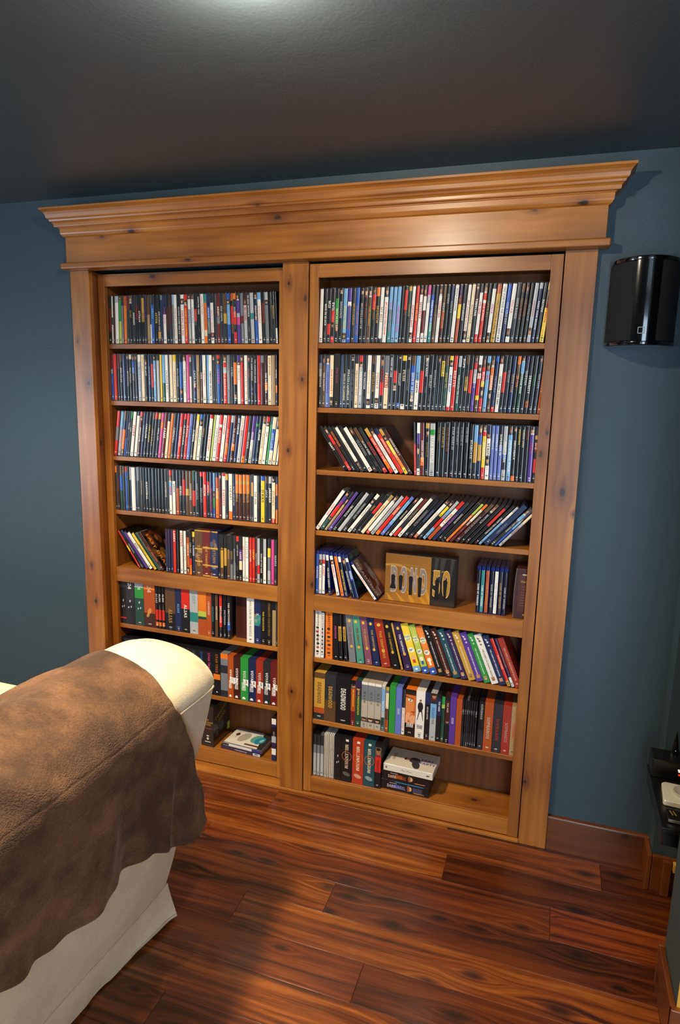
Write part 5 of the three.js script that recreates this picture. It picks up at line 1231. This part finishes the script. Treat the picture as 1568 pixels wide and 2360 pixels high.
{
  const t = thing('sofa', 'cream suede sofa seen from behind its back, brown blanket thrown over it', 'sofa', [0, 0, 0]);
  // back panel, leaning outwards to the top, with its far edge
  const px = (y, z) => -0.512 + (y - 0.1) * 0.2565 + 0.006 * Math.sin(z * 9) * (1 - y) - 0.004 * Math.cos(y * 14);
  const panel = gridG(60, 40, (u, v) => { const z = lerp(SZ0 + 0.006, SZ1, u), y = lerp(0.09, 0.792, v); return [px(y, z), y, z, z, y]; });
  const side = gridG(24, 40, (u, v) => { const y = lerp(0.09, 0.792, v), x1 = px(y, SZ0 + 0.006), x = lerp(interp([[0.1, -0.84], [0.7, -0.82], [0.745, -0.8], [0.792, -0.76]], y), x1, u), e = Math.min(1, (1 - u) * 14); return [x, y, SZ0 + 0.006 - 0.006 * smooth(0, 1, e) - 0.004 * Math.sin(u * 3.1) * Math.sin(v * 3.1), x, y]; });
  mesh('back_panel', mergeGeometries([panel, side]), M.suede, t);
  // domed top of the back
  const top = gridG(70, 60, (u, v) => {
    const q = archCurve.getPoint(v), z = lerp(SZ0 - 0.004, SZ1, u ** 1.6), e = smooth(0, 0.05, z - SZ0 + 0.004), cx = -0.57, cy = 0.79;
    return [cx + (q.x - cx) * lerp(0.975, 1, e) , cy + (q.y - cy) * lerp(0.9, 1, e) + 0.002 * Math.sin(z * 23 + v * 5), z, z, v * 0.9];
  });
  const cap = gridG(24, 40, (u, v) => { const q = archCurve.getPoint(v), cx = -0.57, cy = 0.76, k = u; return [cx + (cx + (q.x - cx) * 0.975 - cx) * k, cy + (0.79 + (q.y - 0.79) * 0.9 - cy) * k, SZ0 - 0.004 - 0.018 * Math.sqrt(Math.max(0, 1 - k * k)), k * 0.3, v * 0.9]; });
  mesh('back_cushion', mergeGeometries([top, cap]), M.suede, t);
  const pp = []; for (let i = 0; i <= 60; i++) { const z = lerp(SZ1, SZ0 + 0.012, i / 60); pp.push(new THREE.Vector3(px(0.792, z) + 0.0025, 0.7925 + 0.0015 * Math.sin(z * 30), z)); }
  pp.push(new THREE.Vector3(-0.338, 0.792, SZ0 + 0.002)); for (let i = 1; i <= 12; i++) pp.push(new THREE.Vector3(lerp(-0.345, -0.77, i / 12), 0.792 - 0.004 * (i / 12) ** 3, SZ0 - 0.002));
  mesh('piping', new THREE.TubeGeometry(new THREE.CatmullRomCurve3(pp), 240, 0.0032, 8), M.suede, t);
  // skirt, flaring to a waved hem
  const HEM = [[0.73, -0.466], [0.746, -0.472], [0.83, -0.496], [0.91, -0.507], [0.958, -0.522], [1.006, -0.535], [1.07, -0.526], [1.125, -0.535], [1.25, -0.545], [1.4, -0.528], [1.6, -0.54], [2.75, -0.535]];
  const seamY = (z) => interp([[0.72, 0.1], [0.95, 0.125], [1.2, 0.142], [2.75, 0.145]], z);
  const hemY = (z) => 0.012 + 0.006 * Math.sin(z * 17 + 0.5);
  const skirt = gridG(120, 16, (u, v) => { const z = lerp(0.728 - 0.012 * 0, SZ1, u ** 1.3), x1 = px(seamY(z), z) + 0.002, x0 = interp(HEM, z) + 0.004 * Math.sin(z * 40), k = v, q = 1 - k; return [lerp(x1, x0, q ** 1.5) , lerp(seamY(z), hemY(z), q), z - 0.02 * 0 + (u < 0.02 ? 0.018 * (q ** 2 - 1) * (1 - u / 0.02) : 0), z, k * 0.14]; });
  const skirtFar = gridG(20, 16, (u, v) => { const q = 1 - v, x = lerp(-0.86, lerp(px(0.1, 0.73) + 0.002, interp(HEM, 0.73), q ** 1.5), u); return [x, lerp(0.1, 0.012, q), 0.71 + 0.018 * q ** 2, x, v * 0.14]; });
  mesh('skirt', mergeGeometries([skirt, skirtFar]), M.suede, t);
  const hp = []; for (let i = 0; i <= 90; i++) { const z = lerp(0.73, SZ1, i / 90); hp.push(new THREE.Vector3(interp(HEM, z) + 0.004 * Math.sin(z * 40) + 0.001, hemY(z) + 0.002, z)); }
  mesh('hem', new THREE.TubeGeometry(new THREE.CatmullRomCurve3(hp), 260, 0.0035, 8), M.suede, t);
  const sp = []; for (let i = 0; i <= 60; i++) { const z = lerp(SZ0 + 0.01, SZ1, i / 60); sp.push(new THREE.Vector3(px(seamY(z), z) + 0.0015, seamY(z) + 0.001, z)); } mesh('skirt_seam', new THREE.TubeGeometry(new THREE.CatmullRomCurve3(sp), 120, 0.0022, 6), M.suede, t);
  // front of the sofa, away from the camera: seat, arm
  mesh('seat', planarUV(boxG(-1.6, -0.8, 0.08, 0.46, SZ0 + 0.2, SZ1, 0.05)), M.suede, t);
  const arm = new RoundedBoxGeometry(0.86, 0.64, 0.21, 5, 0.075); arm.translate(-1.2, 0.385, SZ0 + 0.11); mesh('arm', planarUV(arm), M.suede, t);
}
// ------------------------------------------------------------------ blanket thrown over the back
{
  const fur = dataTex(1024, 1024, (u, v, c) => {
    const big = fbm(u * 7, v * 7, 7, 7, 4, 61), mid = fbm(u * 30, v * 22, 30, 22, 3, 65), f = vnoise(u * 320, v * 240, 320, 240, 68);
    const t = clamp(0.5 + (big - 0.5) * 1.5 + (mid - 0.5) * 0.9 + (f - 0.5) * 0.34, 0, 1); mix3([58, 38, 24], [106, 75, 50], t, c);
  }, true); fur.repeat.set(1 / 1.1, 1 / 1.1);
  const furB = dataTex(512, 512, (u, v, c) => { c[0] = c[1] = c[2] = 255 * (0.75 * vnoise(u * 170, v * 130, 170, 130, 71) + 0.25 * fbm(u * 40, v * 40, 40, 40, 2, 74)); }, false); furB.repeat.set(3, 3);
  const mat = new THREE.MeshPhysicalMaterial({ map: fur, roughness: 0.95, sheen: 0.5, sheenRoughness: 0.5, sheenColor: new THREE.Color(0.55, 0.4, 0.3), bumpMap: furB, bumpScale: 0.0016, side: THREE.DoubleSide });
  const HY = [[0.83, 0.46], [0.859, 0.442], [0.924, 0.44], [0.985, 0.478], [1.055, 0.514], [1.124, 0.521], [1.217, 0.516], [1.338, 0.515], [1.43, 0.54], [1.498, 0.56], [1.7, 0.57], [2.6, 0.55]];
  const EZ = [[0, 0.835], [0.1, 0.845], [0.25, 0.868], [0.36, 0.895], [0.4, 0.918], [0.44, 0.938], [0.5, 0.934], [0.6, 0.918], [0.68, 0.885], [0.75, 0.862], [0.85, 0.84], [1, 0.83]];
  const NU = 210, NV = 260, Z1 = 2.6;
  const sheet = (off) => (u, v) => {               // v: 0 hem .. 0.4 seam .. 1 far side; u: along the sofa
    const z0 = interp(EZ, v) + 0.004 * Math.sin(v * 40), z = lerp(z0, Z1, u ** 1.25);
    let x, y, nx, ny;
    if (v < 0.4) {
      const k = v / 0.4, yh = interp(HY, z) + 0.002 * Math.sin(z * 24); y = lerp(yh, 0.803, k); const drop = (1 - k);
      x = -0.316 - 0.012 * smooth(0.0, 1, drop) * Math.sin(z * 5 + 1);
      x += drop * (0.008 * Math.sin(z * 31 + 0.6) + 0.004 * Math.sin(z * 67 + 2 + drop * 2)) * smooth(0, 0.5, drop);
      for (const [fz, fw, fa] of [[0.975, 0.02, 0.012], [1.09, 0.026, -0.009], [1.2, 0.03, 0.011], [1.36, 0.03, -0.008]]) x += fa * Math.exp(-(((z - fz + 0.09 * (k - 0.5)) / fw) ** 2)) * smooth(0.1, 0.7, drop);
      x += 0.014 * Math.exp(-(((z - z0 - 0.05) / 0.05) ** 2)) * drop; nx = 1; ny = 0;
    } else {
      const k = (v - 0.4) / 0.6, q = archCurve.getPoint(lerp(0.07, 1, k)), tg = archCurve.getTangent(lerp(0.07, 1, k)); nx = tg.y; ny = -tg.x; x = q.x + nx * 0.0155; y = q.y + ny * 0.0155;
    }
    // soft creases running slantwise over the top, and the quilting lines along the length
    const near = smooth(0.35, 0.55, v) * (1 - smooth(0.86, 1, v));
    let dsp = near * 0.014 * (Math.max(0, Math.sin(z * 24 - v * 15 + 1.4 * Math.sin(z * 7 + v * 9))) ** 2) * smooth(1.0, 1.2, z + v * 0.3 - 0.1) + 0.004 * (fbm(z * 6, v * 7, 64, 64, 3, 81) - 0.5);
    for (const l of [0.05, 0.15, 0.25, 0.345, 0.46, 0.575, 0.69, 0.8]) dsp -= 0.0012 * Math.exp(-(((v - l + 0.006 * Math.sin(z * 6 + l * 30)) / 0.0034) ** 2));
    dsp += off; const edge = smooth(0, 0.006, u);
    x += nx * dsp * lerp(0.5, 1, edge); y += ny * dsp * lerp(0.5, 1, edge);
    return [x, y, z, z, v * 1.15];
  };
  const outer = gridG(NU, NV, sheet(0)), inner = gridG(70, 90, sheet(-0.009));
  const rim = []; const so = sheet(0), si = sheet(-0.009);
  const edge1 = gridG(260, 4, (u, v) => { const a = so(0, u), b = si(0, u), w = Math.sin(v * Math.PI) * 0.004; return [lerp(a[0], b[0], v), lerp(a[1], b[1], v), lerp(a[2], b[2], v) - w, u, v * 0.02]; });
  const edge2 = gridG(210, 4, (u, v) => { const a = so(u, 0), b = si(u, 0), w = Math.sin(v * Math.PI) * 0.004; return [lerp(a[0], b[0], v), lerp(a[1], b[1], v) - w, lerp(a[2], b[2], v), u * 2, v * 0.02]; });
  tag(mesh('throw_blanket', mergeGeometries([outer, inner, edge1, edge2]), mat), 'brown plush throw blanket with quilting lines draped over cream sofa back', 'blanket');
}

renderer.render(scene, camera);
